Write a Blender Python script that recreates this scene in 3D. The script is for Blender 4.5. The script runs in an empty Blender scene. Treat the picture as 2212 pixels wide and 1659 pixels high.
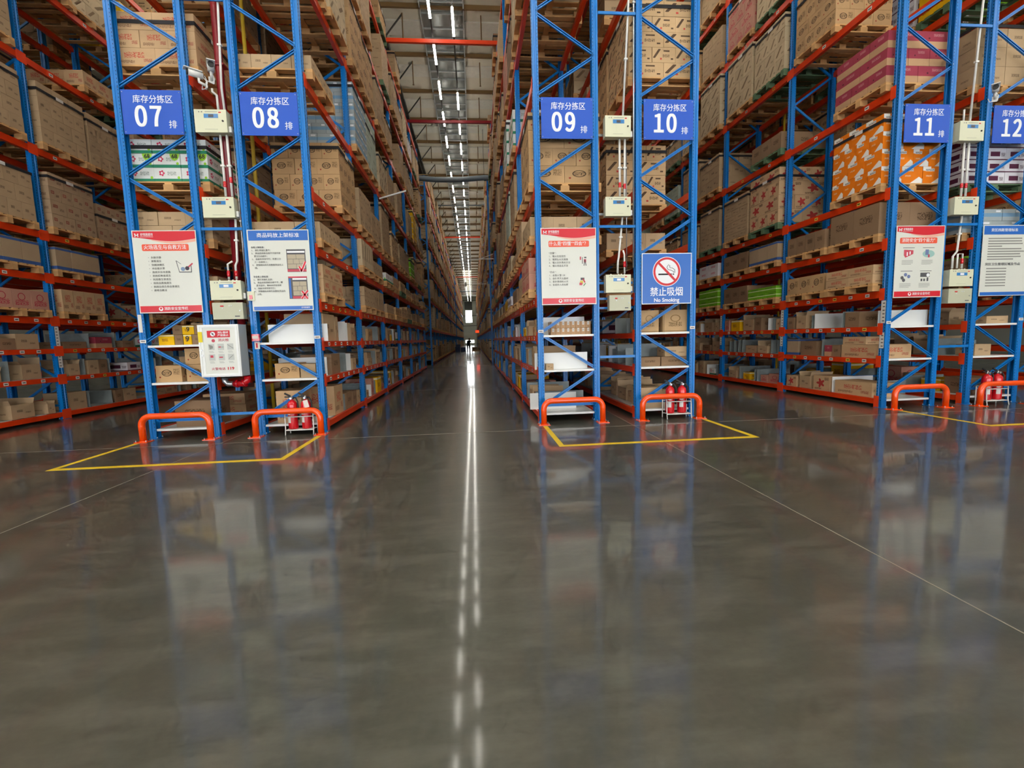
import bpy, math, random
from mathutils import Vector, Matrix
from mathutils.bvhtree import BVHTree
R = random.Random(7)
C = bpy.context.scene.collection
PI = math.pi
ROWS = {5: -10.81, 6: -9.22, 7: -4.91, 8: -3.325, 9: 1.025, 10: 2.623, 11: 6.989, 12: 8.574, 13: 12.88}
D, P = 7.07, 2.514
NB = 6
LEV = [0.10, 0.80, 1.36, 1.95, 2.78, 3.60, 5.20, 6.84, 8.42, 10.02]
TOPZ = 10.33
NUM = 'zero one two three four five six seven eight nine ten eleven twelve thirteen fourteen fifteen sixteen'.split()
ORD = 'zeroth first second third fourth fifth sixth seventh eighth ninth tenth eleventh twelfth thirteenth fourteenth fifteenth sixteenth seventeenth eighteenth'.split()

# ------------------------------------------------------------------ materials
def lin(h):
    h = h.lstrip('#'); o = []
    for i in (0, 2, 4):
        c = int(h[i:i+2], 16) / 255
        o.append(c / 12.92 if c <= .04045 else ((c + .055) / 1.055) ** 2.4)
    return (*o, 1)

def mat(name, col, rough=.5, metal=0, spec=.5, emit=0, var=0, coat=0, noise=0, nscale=8):
    m = bpy.data.materials.new(name); m.use_nodes = True
    n = m.node_tree.nodes; l = m.node_tree.links
    b = n['Principled BSDF']; c = lin(col) if isinstance(col, str) else col
    b.inputs['Base Color'].default_value = c
    b.inputs['Roughness'].default_value = rough; b.inputs['Metallic'].default_value = metal
    b.inputs['Specular IOR Level'].default_value = spec; b.inputs['Coat Weight'].default_value = coat
    if emit:
        b.inputs['Emission Color'].default_value = c; b.inputs['Emission Strength'].default_value = emit
    if var or noise:
        hs = n.new('ShaderNodeHueSaturation'); hs.inputs['Color'].default_value = c
        val = None
        if var:
            g = n.new('ShaderNodeNewGeometry'); mr = n.new('ShaderNodeMapRange')
            mr.inputs['To Min'].default_value = 1 - var; mr.inputs['To Max'].default_value = 1 + var
            l.new(g.outputs['Random Per Island'], mr.inputs['Value']); val = mr.outputs[0]
        if noise:
            tc = n.new('ShaderNodeTexCoord'); nt = n.new('ShaderNodeTexNoise'); nt.inputs['Scale'].default_value = nscale
            nt.inputs['Detail'].default_value = 5
            m2 = n.new('ShaderNodeMapRange'); m2.inputs['From Min'].default_value = .25; m2.inputs['From Max'].default_value = .75
            m2.inputs['To Min'].default_value = 1 - noise; m2.inputs['To Max'].default_value = 1 + noise
            l.new(tc.outputs['Object'], nt.inputs['Vector']); l.new(nt.outputs[0], m2.inputs['Value'])
            if val is None: val = m2.outputs[0]
            else:
                mu = n.new('ShaderNodeMath'); mu.operation = 'MULTIPLY'; l.new(val, mu.inputs[0]); l.new(m2.outputs[0], mu.inputs[1]); val = mu.outputs[0]
        l.new(val, hs.inputs['Value']); l.new(hs.outputs[0], b.inputs['Base Color'])
    return m

def carton_mat(name, base, decals, rough=.75, sat=None):
    """base colour plus printed decals in the UV of each side face: (kind, cu, cv, hw, hh, colour); kind rect / oval / text / flower / diag"""
    m = bpy.data.materials.new(name); m.use_nodes = True
    n = m.node_tree.nodes; l = m.node_tree.links; b = n['Principled BSDF']
    b.inputs['Roughness'].default_value = rough; b.inputs['Specular IOR Level'].default_value = .35
    uv = n.new('ShaderNodeUVMap'); sx = n.new('ShaderNodeSeparateXYZ'); l.new(uv.outputs[0], sx.inputs[0])
    def M(op, a, b2=None, c=None):
        k = n.new('ShaderNodeMath'); k.operation = op
        for i, v in enumerate((a, b2, c)):
            if v is None: continue
            if isinstance(v, (int, float)): k.inputs[i].default_value = v
            else: l.new(v, k.inputs[i])
        return k.outputs[0]
    U, V = sx.outputs[0], sx.outputs[1]
    g = n.new('ShaderNodeNewGeometry'); oi = n.new('ShaderNodeObjectInfo')
    rnd = M('ADD', g.outputs['Random Per Island'], oi.outputs['Random'])
    nt = n.new('ShaderNodeTexNoise'); nt.inputs['Scale'].default_value = 3; nt.inputs['Detail'].default_value = 3
    tc = n.new('ShaderNodeTexCoord'); l.new(tc.outputs['Object'], nt.inputs['Vector'])
    val = M('ADD', M('MULTIPLY', rnd, .13), M('MULTIPLY_ADD', nt.outputs[0], .16, .79))
    hs = n.new('ShaderNodeHueSaturation'); hs.inputs['Color'].default_value = lin(base); l.new(val, hs.inputs['Value']); hs.inputs['Saturation'].default_value = sat if sat else (1.08 if name in ('carton_orange_print', 'carton_yellow', 'carton_lime') else .86)
    col = hs.outputs[0]
    for kind, cu, cv, hw, hh, c in decals:
        du = M('DIVIDE', M('SUBTRACT', U, cu), hw); dv = M('DIVIDE', M('SUBTRACT', V, cv), hh)
        if kind in ('oval', 'flower', 'petal'):
            r = M('SQRT', M('ADD', M('MULTIPLY', du, du), M('MULTIPLY', dv, dv)))
            if kind == 'flower':
                r = M('MULTIPLY_ADD', M('COSINE', M('MULTIPLY', M('ARCTAN2', dv, du), 5)), .28, r)
            if kind == 'petal': r = M('SUBTRACT', r, M('MULTIPLY', M('ABSOLUTE', M('COSINE', M('MULTIPLY', M('ARCTAN2', dv, du), 2.5))), .4))
            mask = M('LESS_THAN', r, {'flower': .8, 'petal': .6}.get(kind, 1))
        elif kind == 'ring':
            r = M('SQRT', M('ADD', M('MULTIPLY', du, du), M('MULTIPLY', dv, dv)))
            mask = M('MULTIPLY', M('LESS_THAN', r, 1), M('GREATER_THAN', r, .8))
        elif kind == 'tri':
            mask = M('MULTIPLY', M('LESS_THAN', M('ADD', M('ABSOLUTE', du), dv), 1), M('GREATER_THAN', dv, -1))
        elif kind == 'diag':
            w = M('ADD', du, M('MULTIPLY', dv, -.8))
            mask = M('MULTIPLY', M('LESS_THAN', M('ABSOLUTE', w), .35), M('LESS_THAN', M('MAXIMUM', M('ABSOLUTE', du), M('ABSOLUTE', dv)), 1))
        else:
            mask = M('LESS_THAN', M('MAXIMUM', M('ABSOLUTE', du), M('ABSOLUTE', dv)), 1)
            if kind == 'text':
                cb = n.new('ShaderNodeCombineXYZ'); l.new(M('MULTIPLY', U, 9 / hw * .5), cb.inputs[0]); l.new(M('MULTIPLY', V, 7 / hh * .5), cb.inputs[1])
                wn = n.new('ShaderNodeTexNoise'); wn.inputs['Scale'].default_value = 1.0; wn.inputs['Detail'].default_value = 1
                l.new(cb.outputs[0], wn.inputs['Vector'])
                mask = M('MULTIPLY', mask, M('GREATER_THAN', wn.outputs[0], .5))
        mx = n.new('ShaderNodeMixRGB'); l.new(mask, mx.inputs[0]); l.new(col, mx.inputs[1]); mx.inputs[2].default_value = lin(c)
        col = mx.outputs[0]
    l.new(col, b.inputs['Base Color'])
    return m

M = {}
M['blue'] = mat('rack_blue_paint', '#0676c6', .3, spec=.5, noise=.06, nscale=3)
M['hole'] = mat('slot_shadow_black', '#0a1420', .9)
M['orange'] = mat('beam_orange_paint', '#e23c0c', .33, noise=.07, nscale=2)
M['conn'] = mat('connector_orange', '#f5481c', .35)
M['guard'] = mat('guard_orange_gloss', '#ff5000', .22, coat=.4)
M['zinc'] = mat('galvanised_sheet', '#c3cac8', .38, metal=.35, noise=.12, nscale=5)
M['zinc2'] = mat('galvanised_dull', '#8c9694', .5, metal=.3, noise=.18, nscale=6)
M['white'] = mat('white_enamel', '#e8e8e2', .4)
M['whitegloss'] = mat('white_panel_gloss', '#eceeea', .25)
M['yellowtag'] = mat('yellow_tag', '#e8c24a', .6)
M['tag'] = mat('white_tag', '#e4e0d8', .6)
M['ink'] = mat('black_ink', '#2a2724', .6)
M['black'] = mat('black_plastic', '#17181a', .5)
M['strap'] = mat('black_webbing', '#1c1a1e', .7)
M['cream'] = mat('cream_enamel', '#dfe0c2', .35)
M['cream2'] = mat('grey_cream_enamel', '#c3c4aa', .4)
M['lcd'] = mat('blue_display', '#3f86c6', .2)
M['red'] = mat('extinguisher_red', '#d2101e', .2, coat=.5)
M['darkred'] = mat('pipe_red_paint', '#8c1420', .35)
M['redm'] = mat('red_print', '#d22a34', .5)
M['steel'] = mat('brushed_steel', '#b8bcbe', .3, metal=.8)
M['pipe'] = mat('grey_pipe', '#76828a', .45)
M['darksteel'] = mat('roof_steel_dark', '#34322c', .6)
M['purlin'] = mat('roof_purlin_tan', '#7c6038', .6)
M['liner'] = mat('roof_liner_white', '#dedccf', .45, noise=.06)
M['brass'] = mat('yellow_pipe', '#c8aa2c', .45)
M['wood'] = mat('pallet_pine', '#cfa068', .8, var=.16, noise=.12, nscale=9)
M['woodgreen'] = mat('pallet_green', '#5d7a58', .7, var=.1)
M['signblue'] = mat('sign_blue', '#0f54c6', .45)
M['signwhite'] = mat('sign_white', '#f4f6f8', .4)
M['paper'] = mat('poster_paper', '#e0e2d8', .3)
M['poster_red'] = mat('poster_red', '#d82434', .3)
M['poster_peach'] = mat('poster_peach', '#f0b49c', .35)
M['poster_orange'] = mat('poster_orange', '#ee5a3c', .35)
M['poster_blue'] = mat('poster_blue', '#2d6cc4', .3)
M['poster_text'] = mat('poster_grey_text', '#8a8a84', .5)
M['poster_dark'] = mat('poster_dark_text', '#56565a', .5)
M['pinkred'] = mat('faded_red_print', '#c8485a', .5)
M['tan'] = mat('printed_carton_tan', '#b8ac94', .6)
M['green'] = mat('printed_green', '#4c8a4c', .6)
M['skin'] = mat('skin', '#a87858', .6)
M['cloth_dark'] = mat('dark_clothes', '#20242a', .8)
M['cloth_navy'] = mat('navy_plastic', '#16305c', .5)
M['hair'] = mat('black_hair', '#14110f', .7)
M['tapey'] = mat('floor_tape_yellow', '#e6c424', .5, noise=.12, nscale=4)
M['glassday'] = mat('daylit_glass', '#f6fbff', .3, emit=14)
M['tube'] = mat('lit_tube', '#fffaee', .3, emit=26)
M['baytube'] = mat('lit_bay_tube', '#fffaf0', .3, emit=60)
M['ledred'] = mat('red_led', '#ff2a10', .3, emit=4)
M['pink_carton'] = mat('flyer_pink', '#e0a8d0', .6)
# floor
def floor_mat():
    m = bpy.data.materials.new('polished_concrete'); m.use_nodes = True
    n = m.node_tree.nodes; l = m.node_tree.links; b = n['Principled BSDF']
    tc = n.new('ShaderNodeTexCoord')
    def noise(s, d=4, sc=(1, 1, 1), r=.55):
        mp = n.new('ShaderNodeMapping'); mp.inputs['Scale'].default_value = sc; l.new(tc.outputs['Object'], mp.inputs[0])
        k = n.new('ShaderNodeTexNoise'); k.inputs['Scale'].default_value = s; k.inputs['Detail'].default_value = d; k.inputs['Roughness'].default_value = r
        l.new(mp.outputs[0], k.inputs['Vector']); return k.outputs[0]
    def ramp(f, a, b2, lo, hi):
        k = n.new('ShaderNodeMapRange'); k.inputs['From Min'].default_value = a; k.inputs['From Max'].default_value = b2
        k.inputs['To Min'].default_value = lo; k.inputs['To Max'].default_value = hi; l.new(f, k.inputs['Value']); return k.outputs[0]
    def mixc(f, a, b2):
        k = n.new('ShaderNodeMixRGB')
        if isinstance(f, float): k.inputs[0].default_value = f
        else: l.new(f, k.inputs[0])
        for i, v in ((1, a), (2, b2)):
            if isinstance(v, tuple): k.inputs[i].default_value = v
            else: l.new(v, k.inputs[i])
        return k.outputs[0]
    big = noise(.55, 5); mid = noise(2.4, 5, (1, 1.4, 1)); fine = noise(30, 2); sc = noise(4, 6, (.5, 1.7, 1), .62)
    c = mixc(ramp(big, .3, .7, 0, 1), lin('#454940'), lin('#4d4b41'))
    c = mixc(ramp(mid, .3, .8, 0, .45), c, lin('#3e3e36'))
    c = mixc(ramp(fine, .3, .7, 0, .08), c, lin('#7b7566'))
    c = mixc(ramp(sc, .45, .85, 0, .35), c, lin('#858277'))
    l.new(c, b.inputs['Base Color'])
    r = n.new('ShaderNodeMath'); r.operation = 'ADD'
    l.new(ramp(big, .3, .7, .29, .36), r.inputs[0]); l.new(ramp(sc, .3, 1.0, 0, .1), r.inputs[1])
    l.new(r.outputs[0], b.inputs['Roughness'])
    b.inputs['Specular IOR Level'].default_value = .45; b.inputs['Coat Weight'].default_value = .75; b.inputs['Coat IOR'].default_value = 1.5
    l.new(ramp(big, .3, .7, .06, .10), b.inputs['Coat Roughness'])
    bp = n.new('ShaderNodeBump'); bp.inputs['Strength'].default_value = .015; bp.inputs['Distance'].default_value = .02
    l.new(noise(1.6, 0), bp.inputs['Height']); l.new(bp.outputs[0], b.inputs['Normal']); l.new(bp.outputs[0], b.inputs['Coat Normal'])
    return m
M['floor'] = floor_mat()
M['joint'] = mat('floor_joint', '#8f897a', .7)

K = '#c39a66'
CT = {  # carton looks: (material, phrase)
 'A': (carton_mat('carton_oval_logo', '#c29659', [('ring', .42, .55, .2, .2, '#54402c'), ('text', .42, .55, .15, .1, '#4a3826'), ('text', .8, .62, .12, .18, '#7c6140'), ('oval', .15, .3, .035, .05, '#a04030')]), 'brown oval-logo'),
 'B': (carton_mat('carton_red_script', '#c79d68', [('text', .5, .6, .24, .16, '#c05a44'), ('text', .3, .22, .2, .08, '#7c5a40'), ('text', .82, .3, .1, .1, '#a04a38')]), 'brown red-lettered'),
 'C': (carton_mat('carton_small_print', '#bb9a6c', [('text', .35, .55, .13, .08, '#5f4c38'), ('text', .72, .4, .12, .05, '#6b563e')]), 'brown small-print'),
 'D': (carton_mat('carton_white_green', '#e6e9e2', [('rect', .5, .1, .6, .12, '#2f8a68'), ('petal', .28, .62, .11, .22, '#d4325a'), ('oval', .28, .62, .045, .09, '#f2e4e6'), ('text', .65, .6, .16, .14, '#9aa49a'), ('oval', .9, .3, .05, .1, '#9ccf3a')]), 'white-and-green'),
 'E': (carton_mat('carton_orange_print', '#f0801a', [('tri', .85, .1, .34, .3, '#f3efe6'), ('oval', .1, .95, .3, .2, '#f3efe6'), ('rect', .35, .8, .22, .08, '#e9e4da'), ('text', .35, .8, .2, .05, '#54484a'), ('text', .3, .45, .14, .05, '#f6d8b8')]), 'orange-and-white'),
 'F': (carton_mat('carton_maroon_band', '#c2925e', [('rect', .5, .72, .6, .3, '#a03a4c'), ('oval', .3, .6, .03, .05, '#5c2430'), ('text', .6, .78, .16, .08, '#c88a8c')]), 'brown maroon-banded'),
 'G': (carton_mat('carton_white_purple', '#e4e0e4', [('rect', .45, .5, .24, .2, '#5c2440'), ('text', .85, .45, .1, .16, '#4c3040'), ('rect', .5, .02, .6, .06, '#5c2440')]), 'white purple-print'),
 'H': (carton_mat('carton_yellow', '#f0bc14', [('text', .4, .5, .2, .14, '#a05a1c'), ('rect', .5, .9, .6, .05, '#f0e8c8')]), 'yellow'),
 'I': (carton_mat('carton_red_flower', '#c9a06c', [('flower', .45, .5, .24, .3, '#b23a34'), ('text', .8, .8, .12, .1, '#5f4630'), ('text', .3, .12, .2, .06, '#5f4630')]), 'brown red-flower'),
 'J': (carton_mat('carton_diagonal_stripe', '#cfa66c', [('diag', .2, .6, .16, .3, '#5a4430'), ('rect', .62, .78, .13, .05, '#5a4430'), ('text', .6, .45, .15, .1, '#6b543c'), ('rect', .38, .25, .035, .06, '#c8443c'), ('rect', .86, .25, .05, .05, '#5a4430')]), 'brown striped-corner'),
 'R': (carton_mat('carton_white_slip', '#b98c5c', [('rect', .5, .72, .2, .26, '#eceae4'), ('text', .5, .72, .14, .16, '#8a8a84')]), 'brown white-slipped'),
 'U': (carton_mat('carton_dull_red', '#b5936a', [('rect', .3, .6, .14, .12, '#8f4238'), ('text', .3, .6, .1, .08, '#c29a74'), ('text', .7, .4, .14, .1, '#6a4c38')]), 'brown dull-red-marked'),
 'K': (carton_mat('carton_blue_tape', '#b5976e', [('rect', .5, .08, .6, .07, '#3c5c96'), ('rect', .5, .93, .6, .05, '#3c5c96')]), 'brown blue-taped'),
 'L': (carton_mat('carton_pale', '#cdb488', [('diag', .45, .55, .28, .3, '#8a7458'), ('text', .8, .3, .1, .06, '#6b563e')]), 'pale brown'),
 'N': (carton_mat('carton_lime', '#7ab53c', [('rect', .5, .5, .6, .07, '#d8e8b0'), ('text', .5, .75, .25, .1, '#3c6420')]), 'lime green'),
 'O': (carton_mat('carton_white_red', '#e2dcdc', [('text', .5, .6, .22, .16, '#c8405c')]), 'white red-print'),
 'Q': (carton_mat('carton_grey_mint', '#b9c8b4', [('text', .5, .5, .25, .1, '#7d937c')]), 'pale mint'),
 'S': (carton_mat('carton_pink_red', '#c48468', [('ring', .5, .62, .2, .2, '#b02c3c'), ('text', .5, .3, .36, .14, '#b83a48')]), 'reddish brown'),
 'T': (carton_mat('carton_big_garlic', '#c29a62', [('ring', .5, .62, .2, .16, '#8a6c44'), ('text', .5, .35, .26, .1, '#77603e'), ('rect', .5, .04, .6, .015, '#7a6040'), ('rect', .04, .5, .012, .5, '#7a6040')]), 'printed-panel brown'),
 'W': (carton_mat('carton_wrapped', '#a8b4b4', [('rect', .5, .5, .6, .16, '#7ea4c0'), ('rect', .8, .82, .12, .08, '#eef0f0')]), 'blue-grey wrapped'),
 'X': (carton_mat('carton_dark_kraft', '#8f6d48', [('text', .5, .55, .25, .12, '#5a432c')]), 'dark brown'),
}

# ------------------------------------------------------------------ mesh builder
class MB:
    def __init__(s): s.v = []; s.f = []; s.m = []; s.uv = []; s.sm = []
    def face(s, vs, mi=0, uv=None, sm=False):
        s.f.append(vs); s.m.append(mi); s.uv.append(uv or [(0, 0)] * len(vs)); s.sm.append(sm)
    def box(s, x0, x1, y0, y1, z0, z1, mi=0, rz=0, c=None):
        b = len(s.v); pts = [(x0, y0, z0), (x1, y0, z0), (x1, y1, z0), (x0, y1, z0), (x0, y0, z1), (x1, y0, z1), (x1, y1, z1), (x0, y1, z1)]
        if rz:
            cx, cy = ((x0 + x1) / 2, (y0 + y1) / 2) if c is None else c; ca, sa = math.cos(rz), math.sin(rz)
            pts = [(cx + (x - cx) * ca - (y - cy) * sa, cy + (x - cx) * sa + (y - cy) * ca, z) for x, y, z in pts]
        s.v += pts
        q = [(0, 0), (1, 0), (1, 1), (0, 1)]; t = [(2.1, 2.1), (2.9, 2.1), (2.9, 2.9), (2.1, 2.9)]
        for vs, uv in (((0, 1, 5, 4), q), ((1, 2, 6, 5), q), ((2, 3, 7, 6), q), ((3, 0, 4, 7), q), ((4, 5, 6, 7), t), ((3, 2, 1, 0), t)):
            s.face([b + i for i in vs], mi, uv)
        return s
    def cbox(s, x, y, z, sx, sy, sz, mi=0, rz=0):
        return s.box(x - sx / 2, x + sx / 2, y - sy / 2, y + sy / 2, z - sz / 2, z + sz / 2, mi, rz)
    def bar(s, a, b, w, d, mi=0, up=(0, 1, 0)):
        """rectangular bar from a to b: d along `up`, w across"""
        a = Vector(a); b = Vector(b); t = (b - a).normalized(); u = Vector(up); u = (u - t * u.dot(t)).normalized(); n = t.cross(u)
        k = len(s.v)
        for p in (a, b):
            for i, j in ((-1, -1), (1, -1), (1, 1), (-1, 1)): s.v.append(tuple(p + n * (i * w / 2) + u * (j * d / 2)))
        for q in ((0, 1, 2, 3), (7, 6, 5, 4), (0, 4, 5, 1), (1, 5, 6, 2), (2, 6, 7, 3), (3, 7, 4, 0)): s.face([k + i for i in q], mi)
        return s
    def tube(s, pts, r, seg=10, mi=0, caps=True):
        pts = [Vector(p) for p in pts]; rr = r if isinstance(r, (list, tuple)) else [r] * len(pts)
        rings = []; prev = None
        for i, p in enumerate(pts):
            t = (pts[min(i + 1, len(pts) - 1)] - pts[max(i - 1, 0)]).normalized()
            if prev is None:
                u = Vector((0, 0, 1)) if abs(t.z) < .9 else Vector((0, 1, 0))
            else: u = prev
            u = (u - t * u.dot(t)).normalized(); prev = u; w = t.cross(u); k = len(s.v)
            for j in range(seg):
                a = 2 * PI * j / seg; s.v.append(tuple(p + (u * math.cos(a) + w * math.sin(a)) * rr[i]))
            rings.append(k)
        for a, b in zip(rings, rings[1:]):
            for j in range(seg):
                j2 = (j + 1) % seg; s.face([a + j, a + j2, b + j2, b + j], mi, sm=True)
        if caps:
            s.face([rings[0] + j for j in range(seg)][::-1], mi); s.face([rings[-1] + j for j in range(seg)], mi)
        return s
    def poly(s, pts, y0, y1, mi=0, ax='y'):
        """outline (x,z) extruded from y0 to y1"""
        k = len(s.v); n = len(pts)
        for y in (y0, y1):
            for x, z in pts: s.v.append((x, y, z) if ax == 'y' else (x, z, y))
        s.face([k + i for i in range(n)], mi); s.face([k + n + i for i in range(n)][::-1], mi)
        for i in range(n):
            j = (i + 1) % n; s.face([k + i, k + n + i, k + n + j, k + j], mi)
        return s
    def lathe(s, x, y, prof, seg=20, mi=0):
        k = len(s.v)
        for r, z in prof:
            for j in range(seg):
                a = 2 * PI * j / seg; s.v.append((x + r * math.cos(a), y + r * math.sin(a), z))
        for i in range(len(prof) - 1):
            for j in range(seg):
                j2 = (j + 1) % seg; s.face([k + i * seg + j, k + i * seg + j2, k + (i + 1) * seg + j2, k + (i + 1) * seg + j], mi, sm=True)
        s.face([k + j for j in range(seg)][::-1], mi); s.face([k + (len(prof) - 1) * seg + j for j in range(seg)], mi)
        return s
    def ribbon(s, pts, z0, z1, t=.003, mi=0):
        """open 2D polyline with wall thickness t, extruded in z"""
        inn = []
        for i, p in enumerate(pts):
            a = pts[max(i - 1, 0)]; b = pts[min(i + 1, len(pts) - 1)]
            dx, dy = b[0] - a[0], b[1] - a[1]; L = math.hypot(dx, dy) or 1
            inn.append((p[0] - dy / L * t, p[1] + dx / L * t))
        k = len(s.v); n = len(pts)
        for z in (z0, z1):
            for q in list(pts) + inn: s.v.append((q[0], q[1], z))
        N = 2 * n
        for i in range(n - 1):
            s.face([k + i, k + i + 1, k + N + i + 1, k + N + i], mi)
            s.face([k + n + i + 1, k + n + i, k + N + n + i, k + N + n + i + 1], mi)
            s.face([k + N + i, k + N + i + 1, k + N + n + i + 1, k + N + n + i], mi)
        for i in (0, n - 1): s.face([k + i, k + n + i, k + N + n + i, k + N + i], mi)
        return s
    def mesh(s, name, mats, o=(0, 0, 0), fix=True):
        me = bpy.data.meshes.new(name)
        me.from_pydata([(x - o[0], y - o[1], z - o[2]) for x, y, z in s.v], [], s.f)
        for m in mats: me.materials.append(m)
        me.polygons.foreach_set('material_index', s.m); me.polygons.foreach_set('use_smooth', s.sm)
        u = me.uv_layers.new(name='UVMap'); flat = [c for f in s.uv for q in f for c in q]; u.data.foreach_set('uv', flat)
        me.update(); return me

def link(name, data, parent=None, loc=(0, 0, 0), rot=(0, 0, 0), scale=(1, 1, 1), **kw):
    o = bpy.data.objects.new(name, data); C.objects.link(o)
    if parent is not None: o.parent = parent
    o.location = loc; o.rotation_euler = rot; o.scale = scale
    for k, v in kw.items():
        if v is not None: o[k] = v
    return o
def thing(name, label, cat, loc=(0, 0, 0), group=None, rot=(0, 0, 0)):
    return link(name, None, None, loc, rot, label=label, category=cat, group=group)
def part(name, mb, mats, parent, o=(0, 0, 0), **kw):
    return link(name, mb.mesh(name, mats if isinstance(mats, list) else [mats], o), parent, **kw)
def solo(name, mb, mats, o, label, cat, group=None, kind=None):
    """a thing that is one mesh, its origin at o"""
    return link(name, mb.mesh(name, mats if isinstance(mats, list) else [mats], o), None, o, label=label, category=cat, group=group, kind=kind)
def struct(name, mb, mats, **kw):
    return link(name, mb.mesh(name, mats if isinstance(mats, list) else [mats]), None, kind='structure', **kw)
def copy_tree(o, parent=None):
    c = o.copy(); C.objects.link(c); c.parent = parent
    for ch in list(o.children): copy_tree(ch, c)
    return c
def arc(cx, cz, r, a0, a1, n=6):
    return [(cx + r * math.cos(a0 + (a1 - a0) * i / n), cz + r * math.sin(a0 + (a1 - a0) * i / n)) for i in range(n + 1)]

def text(name, body, size, m, parent, x, y, z, align='CENTER', bold=0, ext=.0008, sx=1, wid=None, rot=(PI / 2, 0, 0), label=None, space=1):
    cu = bpy.data.curves.new(name, 'FONT'); cu.body = body; cu.size = size; cu.align_x = align; cu.align_y = 'CENTER'
    cu.extrude = ext; cu.offset = bold; cu.resolution_u = 6 if size > .1 else 2; cu.space_line = 1.0; cu.space_character = space
    t = bpy.data.objects.new('tmp', cu); C.objects.link(t)
    dg = bpy.context.evaluated_depsgraph_get(); me = bpy.data.meshes.new_from_object(t.evaluated_get(dg))
    C.objects.unlink(t); bpy.data.objects.remove(t); bpy.data.curves.remove(cu)
    me.materials.clear(); me.materials.append(m); me.name = name
    if wid and me.vertices:
        xs = [v.co.x for v in me.vertices]; sx = wid / max(max(xs) - min(xs), 1e-6)
    return link(name, me, parent, (x, y, z), rot, (sx, 1, 1), label=label)

# ------------------------------------------------------------------ camera
def build_camera():
    f, yw, pt, rl, h = 963.965, .083289, .10099, -.026878, 1.36287
    def vec(x, z, fwd):
        c, s = math.cos(rl), math.sin(rl); xr, zr = c * x - s * z, s * x + c * z
        c, s = math.cos(pt), math.sin(pt); y1, z1 = c * fwd + s * zr, -s * fwd + c * zr
        c, s = math.cos(yw), math.sin(yw); return Vector((c * xr + s * y1, -s * xr + c * y1, z1))
    r, u, fw = vec(1, 0, 0), vec(0, 1, 0), vec(0, 0, 1)
    cam = bpy.data.cameras.new('camera'); o = bpy.data.objects.new('camera', cam); C.objects.link(o)
    cam.sensor_width = 36; cam.sensor_fit = 'HORIZONTAL'; cam.lens = f / 2212 * 36; cam.clip_end = 400; cam.clip_start = .05
    m = Matrix((( r.x, u.x, -fw.x, 0), (r.y, u.y, -fw.y, 0), (r.z, u.z, -fw.z, h), (0, 0, 0, 1)))
    o.matrix_world = m; bpy.context.scene.camera = o
    def proj(p):
        d = Vector(p) - Vector((0, 0, h)); w = d.dot(fw)
        if w < .1: return None
        return (1106 + f * d.dot(r) / w, 829.5 - f * d.dot(u) / w, w)
    return proj
PROJ = build_camera()
EYE = Vector((0, 0, 1.36287))

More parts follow.
